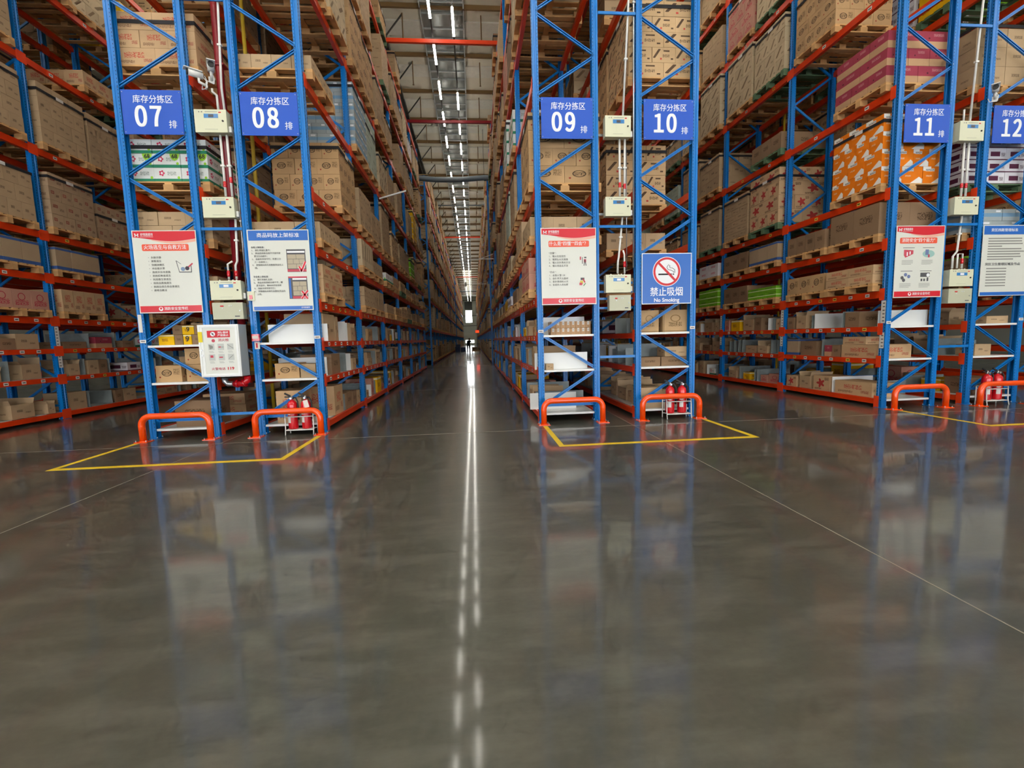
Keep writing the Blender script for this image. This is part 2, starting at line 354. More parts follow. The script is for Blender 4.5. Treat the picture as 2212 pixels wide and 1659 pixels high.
# ------------------------------------------------------------------ room shell
X0, X1, Y0, Y1, ZC = -32, 36, -12, 116, 12.35
def shell():
    struct('floor', MB().box(X0, X1, Y0, Y1, -.2, 0), M['floor'])
    jm = MB()
    for x in (-3.62, 2.39, 8.4, -9.63): jm.box(x - .004, x + .004, Y0, Y1, 0, .0012)
    for y in (.4, 6.52, 12.6, 24.4): jm.box(X0, X1, y - .003, y + .003, 0, .0012)
    struct('trim_1', jm, M['joint'])
    cm = mat('ceiling_insulation', '#ded8c4', .6, noise=.1, nscale=1.2)
    struct('ceiling', MB().box(X0, X1, Y0, Y1, ZC, ZC + .3), cm)
    wm = mat('wall_panel', '#b9bcae', .6, noise=.05, nscale=1)
    wl = MB().box(X0 - .3, X0, Y0, Y1, 0, ZC); struct('wall_left', wl, wm)
    struct('wall_right', MB().box(X1, X1 + .3, Y0, Y1, 0, ZC), wm)
    # far wall with a tall window, a louvre and a dock door
    w = MB(); gx0, gx1, gz0, gz1 = -1.74, -.14, 5.8, 8.84
    w.box(X0, gx0, Y1, Y1 + .3, 0, ZC).box(gx1, X1, Y1, Y1 + .3, 0, ZC).box(gx0, gx1, Y1, Y1 + .3, 0, gz0).box(gx0, gx1, Y1, Y1 + .3, gz1, ZC)
    struct('wall_back', w, wm)
    win = struct('window_1', MB().box(gx0, gx1, Y1 + .1, Y1 + .14, gz0, gz1), M['glassday'])
    t = MB()
    for z in (4.9, 7.4, 11.3): t.box(-8, 8, Y1 - .06, Y1, z, z + .12)
    for x in (-2.6, 1.0): t.box(x, x + .16, Y1 - .15, Y1, 0, ZC)
    struct('trim_2', t, M['darksteel'])
    dr = struct('door_1', MB().box(-2.5, .7, Y1 - .08, Y1, 0, 3.2), mat('dock_door', '#c4c4b4', .5))
    pw = MB()
    for a, b in ((-1.96, -1.04), (-.78, .2)): pw.box(a, b, Y1 - .1, Y1 - .08, .6, 1.3)
    link('pane', pw.mesh('pane', [M['glassday']]), dr)
    # wall behind the camera: three open dock doors let the daylight in
    gates = [(-15.5, -10.5), (-6.5, -.5), (3.5, 9.5), (13.5, 18.5)]
    w = MB(); x = X0; top = 5.0
    for a, b in gates: w.box(x, a, Y0 - .3, Y0, 0, ZC); w.box(a, b, Y0 - .3, Y0, top, ZC); x = b
    w.box(x, X1, Y0 - .3, Y0, 0, ZC); struct('wall_front', w, wm)
    day = mat('dock_daylight', '#f4f6ff', .5, emit=7)
    for i, (a, b) in enumerate(gates): struct('door_%d' % (i + 2), MB().box(a, b, Y0 - .25, Y0 - .2, 0, top), day)
    # roof purlins and girders
    n = 3
    for i in range(-10, 38):
        y = 15.95 + i * 2.53
        if y > Y1 or y < Y0: continue
        m = MB().box(X0, X1, y - .02, y + .02, ZC - .13, ZC).box(X0, X1, y - .03, y + .05, ZC - .14, ZC - .128)
        struct('trim_%d' % n, m, M['purlin']); n += 1
        struct('trim_%d' % n, MB().box(X0, X1, y + .75, y + 1.5, ZC - .05, ZC), M['liner']); n += 1
    for x in (-2.75, -14.5, 9.0, 20.5):
        m = MB().box(x - .14, x + .14, Y0, Y1, ZC - .62, ZC - .58).box(x - .14, x + .14, Y0, Y1, ZC - 1.28, ZC - 1.24).box(x - .02, x + .02, Y0, Y1, ZC - 1.25, ZC - .6).box(x - .1, x + .1, Y0, Y1, ZC - .6, ZC - .3)
        for i in range(-4, 38):
            y = 15.95 + i * 2.53
            if y < Y1: m.bar((x + .1, y, ZC - 1.2), (x + .8, y + .02, ZC - .32), .04, .04); m.bar((x - .1, y, ZC - 1.2), (x - .8, y + .02, ZC - .32), .04, .04)
        struct('trim_%d' % n, m, M['darksteel']); n += 1
    # skylight strip over the aisle, clear at the far end
    fr = MB(); dull = mat('skylight_film_dull', '#8e938e', .22, metal=.2, noise=.12, nscale=2)
    y = 13.2; s = struct('window_2', MB().box(-1.35, .02, 5, 70, ZC - .06, ZC - .04), dull)
    fb = MB()
    while y < 112:
        fb.box(-1.38, .05, y - .02, y + .02, ZC - .1, ZC - .02); fb.box(-1.38, .05, y + .5, y + .52, ZC - .12, ZC - .02); y += 1.265
    fb.box(-1.4, -1.36, 5, 112, ZC - .14, ZC); fb.box(.03, .07, 5, 112, ZC - .14, ZC)
    link('window_frame', fb.mesh('window_frame', [M['zinc']]), s)
    struct('window_3', MB().box(-1.35, .02, 72, 112, ZC - .06, ZC - .04), mat('skylight_daylit', '#fff8e4', .4, emit=1.2))
shell()

# ------------------------------------------------------------------ racks
PROF = [(.090, .016), (.090, 0), (.064, 0), (.058, .009), (.038, .009), (.032, 0), (0, 0), (0, .036), (.008, .042), (.008, .068), (0, .074), (0, .11), (.032, .11), (.038, .101), (.058, .101), (.064, .11), (.090, .11), (.090, .094)]
_post = {}
def post_mesh(side, holes, top=TOPZ):
    key = (side, holes, top)
    if key in _post: return _post[key]
    m = MB(); pr = [(x, y) for x, y in PROF]
    if side == 'R': pr = [(1 - x, y) for x, y in PROF][::-1]
    # PROF runs front lip -> web -> back lip; inner offset must face the post's inside
    m.ribbon(pr[::-1], .006, top, .003)
    sx = (lambda x: x) if side == 'L' else (lambda x: 1 - x)
    a, b = sorted((sx(-.012), sx(.105))); m.box(a, b, -.012, .122, 0, .006)
    for bx, by in ((.1, .0), (.1, .11)): m.lathe(sx(bx), by, [(.009, .006), (.009, .022), (.005, .028)], 6, 2)
    if holes:
        z = .12
        while z < min(top - .1, 9.5):
            a, b = sorted((sx(.073), sx(.080))); m.box(a, b, -.0008, .001, z, z + .016, 1)
            if holes > 1:
                for y in (.016, .090):
                    a, b = sorted((sx(-.0008), sx(.001))); m.box(a, b, y, y + .010, z, z + .022, 1)
            z += .05
    me = m.mesh('post', [M['blue'], M['hole'], M['steel']]); _post[key] = me; return me
_br = {}
def brace_mesh(detail, top=TOPZ):
    if (detail, top) in _br: return _br[(detail, top)]
    m = MB()
    def ch(a, b):
        if detail:
            m.bar((a[0], .045, a[1]), (b[0], .045, b[1]), .044, .004)
            t = Vector((b[0] - a[0], 0, b[1] - a[1])).normalized(); n = Vector((-t.z, 0, t.x)) * .021
            for s in (-1, 1):
                m.bar((a[0] + n.x * s, .034, a[1] + n.z * s), (b[0] + n.x * s, .034, b[1] + n.z * s), .004, .024)
                m.bar((a[0] + n.x * s * .72, .022, a[1] + n.z * s * .72), (b[0] + n.x * s * .72, .022, b[1] + n.z * s * .72), .012, .003)
        else: m.bar((a[0], .04, a[1]), (b[0], .04, b[1]), .044, .025)
    s_ = .596; z = .24; lft = True; g_ = .03 if detail else 0
    ch((.06, .275), (.94, .275))
    while z + s_ < top - .05:
        a = (.075 if lft else .925, z + g_); b = (.925 if lft else .075, z + s_ - g_); ch(a, b)
        for q in (a, b):
            if detail: m.lathe(q[0], 0, [(.008, 0), (.008, .001)], 6, 1)
        z += s_; lft = not lft
    ch((.06, z + .03), (.94, z + .03))
    if detail:  # bolt heads at the nodes
        z = .24; lft = True
        while z < top:
            x = .075 if lft else .925
            m.tube([(x, .0, z), (x, .02, z)], .009, 8, 1); z += s_; lft = not lft
    me = m.mesh('upright_frame', [M['blue'], M['steel']]); _br[(detail, top)] = me; return me

def beam_mb(x_face, sgn, y0, y1, z, h, labels=0, seed=0):
    """beam running along Y; x_face = outer face, sgn = +1 when it faces +X"""
    m = MB(); xi = x_face - sgn * .05; a, b = sorted((x_face, xi))
    m.box(a, b, y0 + .11, y1, z - h / 2, z + h / 2)
    a2, b2 = sorted((xi, xi - sgn * .02)); m.box(a2, b2, y0 + .11, y1, z - h / 2, z + h / 2 - .035)
    c, d = sorted((x_face + sgn * .001, x_face + sgn * .006))
    for ya, yb in ((y0 + .055, y0 + .15), (y1 - .04, y1 + .055)): m.box(c, d, ya, yb, z - .10, z + .10, 1)
    return m
def sticker_mb(x_face, sgn, y0, y1, z, h, n, seed):
    m = MB(); r = random.Random(seed)
    for i in range(n):
        y = y0 + .25 + (y1 - y0 - .4) * (i + .3 + r.uniform(-.1, .1)) / n
        a, b = sorted((x_face + sgn * .0005, x_face + sgn * .002)); yel = 1 if r.random() < .3 else 0
        m.box(a, b, y, y + .085, z - .027, z + .027, yel)
        a, b = sorted((x_face + sgn * .002, x_face + sgn * .0026)); m.box(a, b, y + .015, y + .07, z - .008, z + .008, 2)
    return m

def rack(row, y0=D, nb=NB, levels=LEV, near=True, label='', toplv=TOPZ):
    x = ROWS[row]; sgn = 1 if row % 2 == 0 else -1       # even rows face +X, odd rows face -X
    xf = x + 1 if sgn > 0 else x; xb = x if sgn > 0 else x + 1
    t = thing('pallet_rack', label, 'pallet rack', (x, y0, 0), 'pallet racks')
    o = (x, y0, 0)
    for k in range(nb + 1):
        det = near and k == 0
        f = link('upright_frame', brace_mesh(det, toplv), t, (0, k * P, 0))
        for s in 'LR':
            link('post', post_mesh(s, (2 if k < 3 else 0) if near else 0, toplv), f)
    cnt = 0; extra = MB()
    for k in range(nb):
        for li, z in enumerate(levels):
            h = .09 if z < 1.5 and near else .12
            ya, yb = y0 + k * P, y0 + (k + 1) * P
            bm = beam_mb(xf, sgn, ya, yb, z, h)
            if near:
                b = part('beam', bm, [M['orange'], M['conn']], t, o); cnt += 1
                n = {1: 6, 2: 6, 3: 6, 0: 0}.get(li, 2)
                if n and k < 5: part('price_marking', sticker_mb(xf, sgn, ya, yb, z, h, n, row * 100 + k * 10 + li), [M['tag'], M['yellowtag'], M['ink']], b, o)
            else:
                k0 = len(extra.v); extra.v += bm.v; extra.f += [[k0 + i for i in f] for f in bm.f]; extra.m += bm.m; extra.uv += bm.uv; extra.sm += bm.sm
    for k in range(nb):
        for li, z in enumerate(levels):
            bm = beam_mb(xb, -sgn, y0 + k * P, y0 + (k + 1) * P, z, .09 if z < 1.5 and near else .12)
            if near and cnt < 98 and k < 4: part('beam', bm, [M['orange'], M['conn']], t, o); cnt += 1
            else:
                k0 = len(extra.v); extra.v += bm.v; extra.f += [[k0 + i for i in f] for f in bm.f]; extra.m += bm.m; extra.uv += bm.uv; extra.sm += bm.sm
    part('beam', extra, [M['orange'], M['conn']], t, o, kind='stuff')
    if near:
        for li in (0, 1, 2):
            for k in range(nb):
                ya = y0 + k * P + .02; z = levels[li] + .045
                part('shelf_panel', MB().box(x + .09, x + .91, ya, ya + P - .04, z - .032, z), M['whitegloss'] if k == 0 else M['zinc'], t, o)
        # capacity scale strips on the aisle post of bay two (rows six and eleven) seen face on
        if row in (6, 11):
            for k in (0, 1, 2):
                s = MB(); yy = y0 + k * P + .035
                a, b = sorted((xf + sgn * .0008, xf + sgn * .002))
                for za, zb in ((1.03, 1.30), (1.46, 1.84)):
                    s.box(a, b, yy - .015, yy + .07, za, zb, 0); q = za + .03
                    while q < zb - .02:
                        c, d = sorted((xf + sgn * .002, xf + sgn * .0026)); s.box(c, d, yy, yy + .04, q, q + .014, 1); q += .06
                part('height_scale', s, [M['tag'], M['ink']], t, o)
    return t

RN = {5: 'the unsigned far-side rack behind row six', 6: 'unsigned row across the aisle from row seven'}
racks = {}
LB = {5: 'blue and orange rack standing behind the one that faces row seven', 6: 'unsigned blue and orange rack facing row seven across the aisle',
      7: 'blue and orange rack whose end carries the row 07 plate'.replace('07', 'seven'), 8: 'blue and orange rack whose end carries the row eight plate',
      9: 'blue and orange rack whose end carries the row nine plate', 10: 'blue and orange rack whose end carries the row ten plate',
      11: 'blue and orange rack whose end carries the row eleven plate', 12: 'blue and orange rack whose end carries the row twelve plate',
      13: 'unsigned blue and orange rack beyond row twelve and its aisle'}
for r_ in ROWS: racks[r_] = rack(r_, label=LB[r_], near=5 < r_ < 13)
LEV2 = [.10, 1.95, 3.6, 5.2, 6.84, 8.42, 10.02]
FY = [(25.6, 14), (64.5, 17)]
for g, (fy, nb_) in enumerate(FY):
    for r_ in (7, 8, 9, 10):
        rack(r_, fy, nb_, LEV2, False, label='dimly lit pallet rack %s, in line with row %s' % (('just beyond the cross aisle', 'nearest the end wall')[g], NUM[r_]))
# spacers joining back-to-back rows are parts of the odd (left) row of a pair
for a, b in ((7, 8), (9, 10), (11, 12)):
    xa, xb = ROWS[a] + 1, ROWS[b]
    for z in (3.08, 6.2) + ((.34,) if a == 7 else (1.03,)):
        part('row_spacer', MB().box(xa + .008, xb - .008, D + .004, D + .024, z - .02, z + .02), M['blue'], racks[a], (ROWS[a], D, 0))
    for z in (2.22, 2.08, 1.97, 1.82, 3.3, 4.5):
        part('bracket_rail', MB().box(xa + .008, xb - .008, D + .127, D + .142, z - .018, z + .018), M['steel'] if z > 3 else M['blue'], racks[a], (ROWS[a], D, 0))

# ------------------------------------------------------------------ goods: record every box first, then build the largest in view one by one
UNIT = {}
def unit(tkey):
    if tkey not in UNIT:
        UNIT[tkey] = MB().box(-.5, .5, -.5, .5, 0, 1).mesh('carton', [CT[tkey][0]])
    return UNIT[tkey]
def pallet_mb(m, x0, x1, y0, y1, z, mi=0, full=True):
    """block pallet .14 high, deck boards across the short way"""
    L, W = x1 - x0, y1 - y0
    n = 7 if full else 3
    for i in range(n):
        a = y0 + (W - .1) * i / (n - 1); m.box(x0, x1, a, a + .1, z + .118, z + .14, mi)
    for i in range(3):
        a = y0 + (W - .1) * i / 2
        if full: m.box(x0, x1, a, a + .1, z, z + .02, mi)
        for j in range(3):
            b = x0 + (L - .14) * j / 2; m.box(b, b + .14, a, a + .1, z + .02, z + .098, mi)
    if full:
        for j in range(3):
            b = x0 + (L - .1) * j / 2; m.box(b, b + .1, y0, y1, z + .098, z + .118, mi)
    return m
REC = []   # dicts: kind, t, c (base centre), s (size), rz, label, group
def rec(kind, t, c, s, label, rz=0, group=None, **kw): REC.append(dict(kind=kind, t=t, c=c, s=s, label=label, rz=rz, group=group, **kw))
def where(row, k, slot): return 'row %s, bay %s, %s pallet' % (NUM[row], NUM[k + 1], 'near' if slot == 0 else 'rear')
def stack(row, li, k, slot, t, ny=3, nx=3, nl=3, h=.28, strap=False, pal='wood', t2=None, oy=0, ox=0, wx=1.14, full=True, y0=D, wy=1.04, levs=LEV, far=False):
    x = ROWS[row]; z = levs[li] + .0615; ya = y0 + k * P + (.20 if slot == 0 else 1.35) + oy; xc = x + .5 + ox; sgn = 1 if row % 2 == 0 else -1
    rr = random.Random(row * 1000 + li * 100 + k * 10 + slot); R2 = rr.uniform
    ya += R2(-.02, .02); xc += R2(-.03, .03)
    w = '' if far else 'on the %s beam, %s' % (ORD[li + 1], where(row, k, slot).replace(' pallet', ' place'))
    if not far: rec('pallet', pal, (xc, ya + wy / 2, z), (1.17, wy + .04, .14), '%s wooden pallet %s' % ('green-painted' if pal != 'wood' else 'pale', w))
    else: rec('pallet', pal, (xc, ya + wy / 2, z), (1.17, wy + .04, .14), None)
    z += .1415
    if nl == 0: return
    aisle = 1 if ROWS[row] < 0 else -1
    for l in range(nl):
        tt = t2 if (t2 and l % 2) else t
        n1 = ny if l % 2 == 0 or ny < 3 else (ny - 1 if t not in 'DG' else ny); n2 = nx if l % 2 else (nx if nx < 3 else nx - (1 if t not in 'DG' else 0))
        if nl == 1: n1, n2 = ny, nx
        dy, dx = wy / n1, wx / n2
        for i in range(n1):
            for j in range(n2):
                side = (j == n2 - 1 if aisle > 0 else j == 0)
                if not (i == 0 or side or (l == nl - 1 and z < 3)): continue
                if far and not (side or i == 0): continue
                cx = xc - wx / 2 + dx * (j + .5) + R2(-.0025, .0025); cy = ya + dy * (i + .5) + R2(-.0025, .0025)
                if i == 0: pos = '%s end-face carton' % ORD[j + 1 if aisle < 0 else n2 - j]
                else: pos = '%s aisle-face carton' % ORD[i + 1]
                lab = None if far else '%s carton, %s layer, %s, %s' % (CT[tt][1], ORD[l + 1], pos.replace(' carton', ' column'), 'beam %s %s' % (NUM[li + 1], where(row, k, slot).replace(' pallet', '')))
                rec('carton', tt, (cx, cy, z + l * h), (dx - .006, dy - .006, h - .004), lab)
    top = z + nl * h
    if strap: rec('strap', 'strap', (xc, ya + wy / 2, top - .11 if strap is True else z + strap), (wx + .012, wy + .012, .05), 'black band round the %s load on beam %s, %s' % (CT[t][1], NUM[li + 1], where(row, k, slot).replace(' pallet', '')) if not far else None)

# --- explicit loads of the bays that show most: row, level index, bay, place, type, ny, nx, layers, layer height, strap ...
SPEC = [
 (7,5,0,0,'D',3,3,3,.2,.46,'wood'), (7,6,0,0,'B',3,3,3,.24,.56,'wood'), (7,4,0,0,'C',3,3,2,.2,False,'wood'), (7,6,0,1,'B',3,3,4,.26,True,'wood'), (7,7,0,1,'C',3,3,4,.25,False,'wood'),
 (7,3,0,0,'C',3,3,1,.28,False,'wood'), (7,5,0,1,'C',3,3,4,.25,True,'wood'), (7,7,0,0,None,0,0,0,0,False,'wood'),
 (8,5,0,1,'A',4,4,4,.265,True,'wood'), (8,4,0,0,'C',5,3,1,.25,False,'wood'), (8,3,0,0,'B',3,3,2,.22,False,'wood'), (8,6,0,0,'C',4,4,1,.2,False,'wood'),
 (8,7,0,0,'L',3,3,3,.3,False,'wood'), (8,7,0,1,'L',3,3,4,.3,True,'wood'), (8,6,0,1,None,0,0,0,0,False,None), (8,5,0,0,None,0,0,0,0,False,None), (8,3,0,1,None,0,0,0,0,False,None), (8,4,0,1,None,0,0,0,0,False,None),
 (8,5,1,0,'C',3,3,3,.25,False,'wood'), (8,5,1,1,'C',3,3,2,.3,False,'wood'), (8,4,1,0,'L',5,3,1,.55,False,'wood'), (8,4,1,1,'C',4,3,1,.3,False,'wood'), (8,3,1,0,'C',4,3,2,.2,False,'wood'), (8,3,1,1,'C',5,3,1,.45,False,'wood'),
 (8,6,1,0,'W',4,4,6,.2,True,'wood'), (8,6,1,1,'Q',3,3,5,.24,.9,'wood'), (8,7,1,0,'A',3,3,4,.32,True,'wood'), (8,7,1,1,'A',3,3,4,.3,True,'wood'), (8,5,2,0,'C',3,3,6,.2,True,'wood'),
 (9,5,0,0,'A',3,3,4,.265,.95,'wood'), (9,4,0,0,'C',3,3,1,.3,False,'wood'), (9,3,0,0,'S',2,2,2,.25,False,'wood'), (9,3,0,1,'C',3,3,1,.4,False,'wood'), (9,4,0,1,'C',4,3,2,.26,False,'wood'),
 (9,6,0,0,None,0,0,0,0,False,None), (9,6,0,1,None,0,0,0,0,False,None), (9,7,0,0,'L',3,3,4,.28,False,'wood'), (9,7,0,1,'L',3,3,4,.28,False,'wood'), (9,5,0,1,None,0,0,0,0,False,'wood'),
 (9,6,1,0,'D',3,3,3,.24,False,'wood'), (9,6,1,1,'D',3,3,4,.26,True,'wood'), (9,5,1,0,'C',3,3,4,.28,True,'wood'), (9,5,1,1,'Q',3,3,4,.26,True,'wood'),
 (10,6,0,0,'J',3,3,5,.225,True,'wood'), (10,5,0,1,'J',3,3,4,.265,.92,'wood'), (10,5,0,0,None,0,0,0,0,False,None), (10,4,0,1,'C',3,3,1,.3,False,'wood'), (10,3,0,1,'C',3,3,1,.3,False,'wood'), (10,3,0,0,None,0,0,0,0,False,None),
 (10,4,0,0,None,0,0,0,0,False,None), (10,6,0,1,'A',3,3,4,.28,True,'wood'), (10,7,0,0,None,0,0,0,0,False,None), (10,7,0,1,'C',3,3,4,.28,False,'wood'),
 (11,5,0,0,'E',4,4,4,.28,.98,'wood'), (11,6,0,0,'F',3,3,3,.27,False,'wood'), (11,7,0,1,'A',4,4,4,.28,.95,'wood'), (11,7,0,0,None,0,0,0,0,False,None), (11,6,0,1,None,0,0,0,0,False,None), (11,5,0,1,None,0,0,0,0,False,None),
 (11,4,0,0,'X',2,2,1,.52,False,'wood'), (11,4,0,1,'X',4,3,1,.36,False,'wood'), (11,3,0,0,'B',2,3,2,.16,False,'wood'), (11,3,0,1,'A',3,3,1,.34,False,'wood'),
 (11,7,1,0,'L',4,3,4,.29,True,'green'), (11,7,1,1,'L',3,3,4,.32,True,'wood'), (11,6,1,0,'X',3,3,1,.36,False,'green'), (11,6,1,1,None,0,0,0,0,False,None), (11,5,1,0,'I',3,3,4,.3,.98,'green'), (11,5,1,1,'C',3,4,7,.15,True,'wood'),
 (11,4,1,0,'K',3,3,1,.42,False,'wood'), (11,4,1,1,'X',3,3,1,.42,False,'wood'), (11,3,1,0,'N',3,3,2,.13,False,'wood'), (11,3,1,1,'X',3,3,1,.4,False,'wood'),
 (11,6,2,0,'C',3,3,3,.3,True,'wood'), (11,5,2,0,'C',3,3,5,.22,True,'green'), (11,4,2,0,'O',2,3,2,.18,False,'wood'), (11,3,2,0,'N',2,2,3,.16,False,'wood'), (11,7,2,0,'L',3,3,5,.26,True,'wood'), (11,8,1,0,'L',3,3,4,.28,True,'green'),
 (12,5,0,0,'G',3,3,4,.2,False,'green'), (12,6,0,0,'C',2,2,3,.3,.9,'wood'), (12,7,0,0,'H',3,3,4,.25,False,'green'), (12,4,0,0,'W',3,3,2,.2,False,'wood'), (12,3,0,0,'X',3,3,2,.2,False,'wood'), (12,7,0,1,'G',3,3,4,.25,False,'wood'),
 (6,5,1,0,'U',4,4,4,.26,True,'wood'), (6,5,1,1,'U',4,4,3,.26,.5,'wood'), (6,6,1,0,'C',4,3,4,.28,.95,'wood'), (6,6,1,1,'C',4,3,4,.27,.9,'wood'), (6,7,1,0,None,0,0,0,0,False,None), (6,7,1,1,'B',3,3,1,.3,False,'wood'), (6,8,1,0,'L',3,3,4,.28,False,'wood'), (6,8,1,1,'L',3,3,4,.28,True,'wood'),
 (6,5,0,0,'C',4,3,3,.3,.8,'wood'), (6,5,0,1,'C',4,3,3,.3,.85,'wood'), (6,6,0,1,'C',4,3,4,.27,.95,'wood'), (6,7,0,1,'C',4,3,4,.27,False,'wood'), (6,4,1,0,'K',3,3,1,.44,False,'wood'), (6,4,1,1,None,0,0,0,0,False,None), (6,3,1,0,'B',4,3,1,.44,False,'wood'), (6,3,1,1,None,0,0,0,0,False,None),
 (6,4,0,1,'K',3,3,1,.44,False,'wood'), (6,3,0,1,'S',3,3,1,.34,False,'wood'),
]
done = set()
for a in SPEC:
    row, li, k, sl = a[:4]; done.add((row, li, k, sl))
    if a[10] is None: continue
    t, ny, nx, nl, h, st, pal = a[4:11]
    if t is None: stack(row, li, k, sl, 'C', nl=0, pal=pal)
    else: stack(row, li, k, sl, t, ny, nx, nl, h, st, pal)
BROWN = 'AABCCCCCCILLJXCB'
for row in (5, 6, 7, 8, 9, 10, 11, 12, 13):
    for k in range(NB):
        for li in range(3, 10):
            for sl in (0, 1):
                q = R.random(); t = R.choice(BROWN) if R.random() < .88 else R.choice('DQGNSHWO')
                if (row, li, k, sl) in done: continue
                low = li in (3, 4); lim = {3: .58, 4: .56, 5: 1.28, 6: 1.3, 7: 1.25, 8: 1.25, 9: 1.2}[li]
                if q < (.1 if li < 9 else .45): continue
                h = R.uniform(.18, .32); n = int(lim * (R.uniform(.35, .9) if low else R.uniform(.6, .98)) / h)
                if li == 9: n = min(n, 3)
                if n < 1: n = 1; h = .3
                stack(row, li, k, sl, t, R.choice((3, 3, 4)), 3, n, h, (n > 2 and R.random() < .6), 'wood' if R.random() < .9 else 'green', far=row in (5, 13))
for g, (fy, nb_) in enumerate(FY):
    for row in (8, 9, 7, 10):
        for k in range(nb_):
            for li in range(0, 7):
                for sl in (0, 1):
                    if R.random() < (.12 if li < 6 else .35) or (row in (7, 10) and (k > 2 or g)): continue
                    lim = 1.25; h = R.uniform(.24, .4); n = int(lim * R.uniform(.6, 1) / h)
                    stack(row, li, k, sl, R.choice(BROWN + 'LLL'), 3 if g == 0 else 2, 2, n, h, R.random() < .3 and g == 0, 'wood', far=True, y0=fy, levs=LEV2)

# --- pick shelves: cartons, opened cartons and metal dividers
SH = [LEV[0] + .0465, LEV[1] + .0465, LEV[2] + .0465]
def shelf_item(kind, t, row, li, k, y0, y1, x0, x1, h, dz=0, lab='', rz=0, kw=''):
    rec(kind, t, ((x0 + x1) / 2, (y0 + y1) / 2, SH[li] + dz), (x1 - x0, y1 - y0, h), lab, rz)
SN = ('lowest', 'middle', 'upper')
def lab(look, row, li, k, extra): return '%s, %s, %s pick shelf, bay %s of row %s' % (look, extra, SN[li], NUM[k + 1], NUM[row])
# front items of the bay nearest the camera (world positions)
FR = [
 (7,2,'H',-4.73,-4.51,.155,0,'yellow carton at the outer end of the bottom layer'), (7,2,'X',-4.50,-4.385,.15,0,'small brown carton beside the yellow one'), (7,2,'H9',-4.375,-4.26,.15,0,'yellow nine carton in the bottom layer'), (7,2,'X',-4.25,-4.08,.15,0,'brown carton next to the post, bottom layer'),
 (7,2,'X',-4.52,-4.385,.13,.155,'brown carton stacked in the top layer'), (7,2,'H9',-4.38,-4.215,.13,.155,'yellow nine carton in the top layer'), (7,2,'X',-4.21,-4.07,.13,.155,'brown carton beside the upper yellow nine'),
 (7,1,'A',-4.82,-4.45,.25,0,'brown carton with oval mark, outer one'), (7,1,'A',-4.38,-4.06,.255,0,'brown carton with oval mark, under another'), (7,1,'A',-4.38,-4.08,.24,.26,'brown carton with oval mark, resting on another'),
 (7,0,'X',-4.60,-4.03,.40,0,'large long brown carton behind the guard'),
 (8,1,'A',-3.08,-2.72,.23,0,'brown carton with animal mark'), (8,1,'C',-2.70,-2.47,.21,0,'brown carton beside the animal-mark one'), (8,0,'B',-3.10,-2.72,.50,0,'tall brown carton with red print beside extinguishers'),
 (9,1,'C',1.15,1.27,.10,0,'tiny brown carton before the white divider'),
 (10,2,'T',2.74,3.06,.36,0,'large printed carton nearest the flue'), (10,2,'T',3.13,3.56,.36,0,'large printed carton nearest the aisle'), (10,1,'X',2.74,3.09,.15,0,'flat carton with dark band, flue side'), (10,1,'X',3.11,3.58,.15,0,'flat carton with dark band, aisle side'), (10,1,'C',3.17,3.57,.16,.155,'flat carton stacked on the dark-banded pair'),
 (10,0,'C',2.76,3.12,.34,0,'brown carton behind the guard'),
 (12,2,'C',9.03,9.45,.13,0,'flat brown carton with white slip'), (12,1,'C',8.85,9.16,.20,0,'small brown carton with white slips'), (12,0,'X',8.82,9.38,.3,0,'dark brown carton behind the extinguishers'),
]
for row, li, t, xa, xb, h, dz, desc in FR:
    tiny = row == 9 and li == 1
    shelf_item('shelf_carton', t[0], row, li, 0, D + (.02 if tiny else .13), D + .13 + (-.01 if tiny else .32 if h < .3 else .45), xa, xb, h, dz, '%s, %s shelf, end of row %s' % (desc, SN[li], NUM[row]), kw=t)
for dz, xa, xb, y, q in ((0, -4.80, -4.06, 1.15, 'lower'), (.191, -4.78, -4.08, 1.17, 'upper')):
    rec('shelf_carton', 'B', ((xa + xb) / 2, D + y + .25, SH[0] + dz + (.0015 if dz else 0)), (xb - xa, .5, .19), '%s of two flat red-lettered cartons deeper on the lowest shelf of row seven' % q)
for i in range(8):
    for l in range(2):
        shelf_item('shelf_carton', 'R', 9, 2, 0, D + .16, D + .4, 1.26 + i * .083, 1.26 + i * .083 + .08, .105, l * .108, '%s small carton from the aisle, %s layer, upper shelf, end of row nine' % (ORD[i + 1], 'lower' if l == 0 else 'top'))
DV = [(8, 2, -3.15, -2.26, .27, .165), (9, 1, .985, 1.86, .27, .165), (9, 0, .93, 1.73, .28, .45), (9, 2, 1.1, 1.9, .3, .5), (8, 1, -3.2, -2.43, .3, .56), (10, 1, 2.66, 3.5, .3, .6), (11, 2, 7.0, 7.93, .27, .17), (11, 0, 7.58, 8.0, .26, .55), (12, 1, 8.62, 9.5, .26, .65), (7, 1, -4.85, -4.0, .28, .6)]
for row, li, xa, xb, h, dy in DV:
    rec('divider', 'white' if row in (8, 9, 11) else 'zinc', ((xa + xb) / 2, D + dy, SH[li]), (xb - xa, .004, h), '%s metal divider across the %s pick shelf at the end of row %s' % ('white' if row in (8, 9, 11) else 'grey', SN[li], NUM[row]))
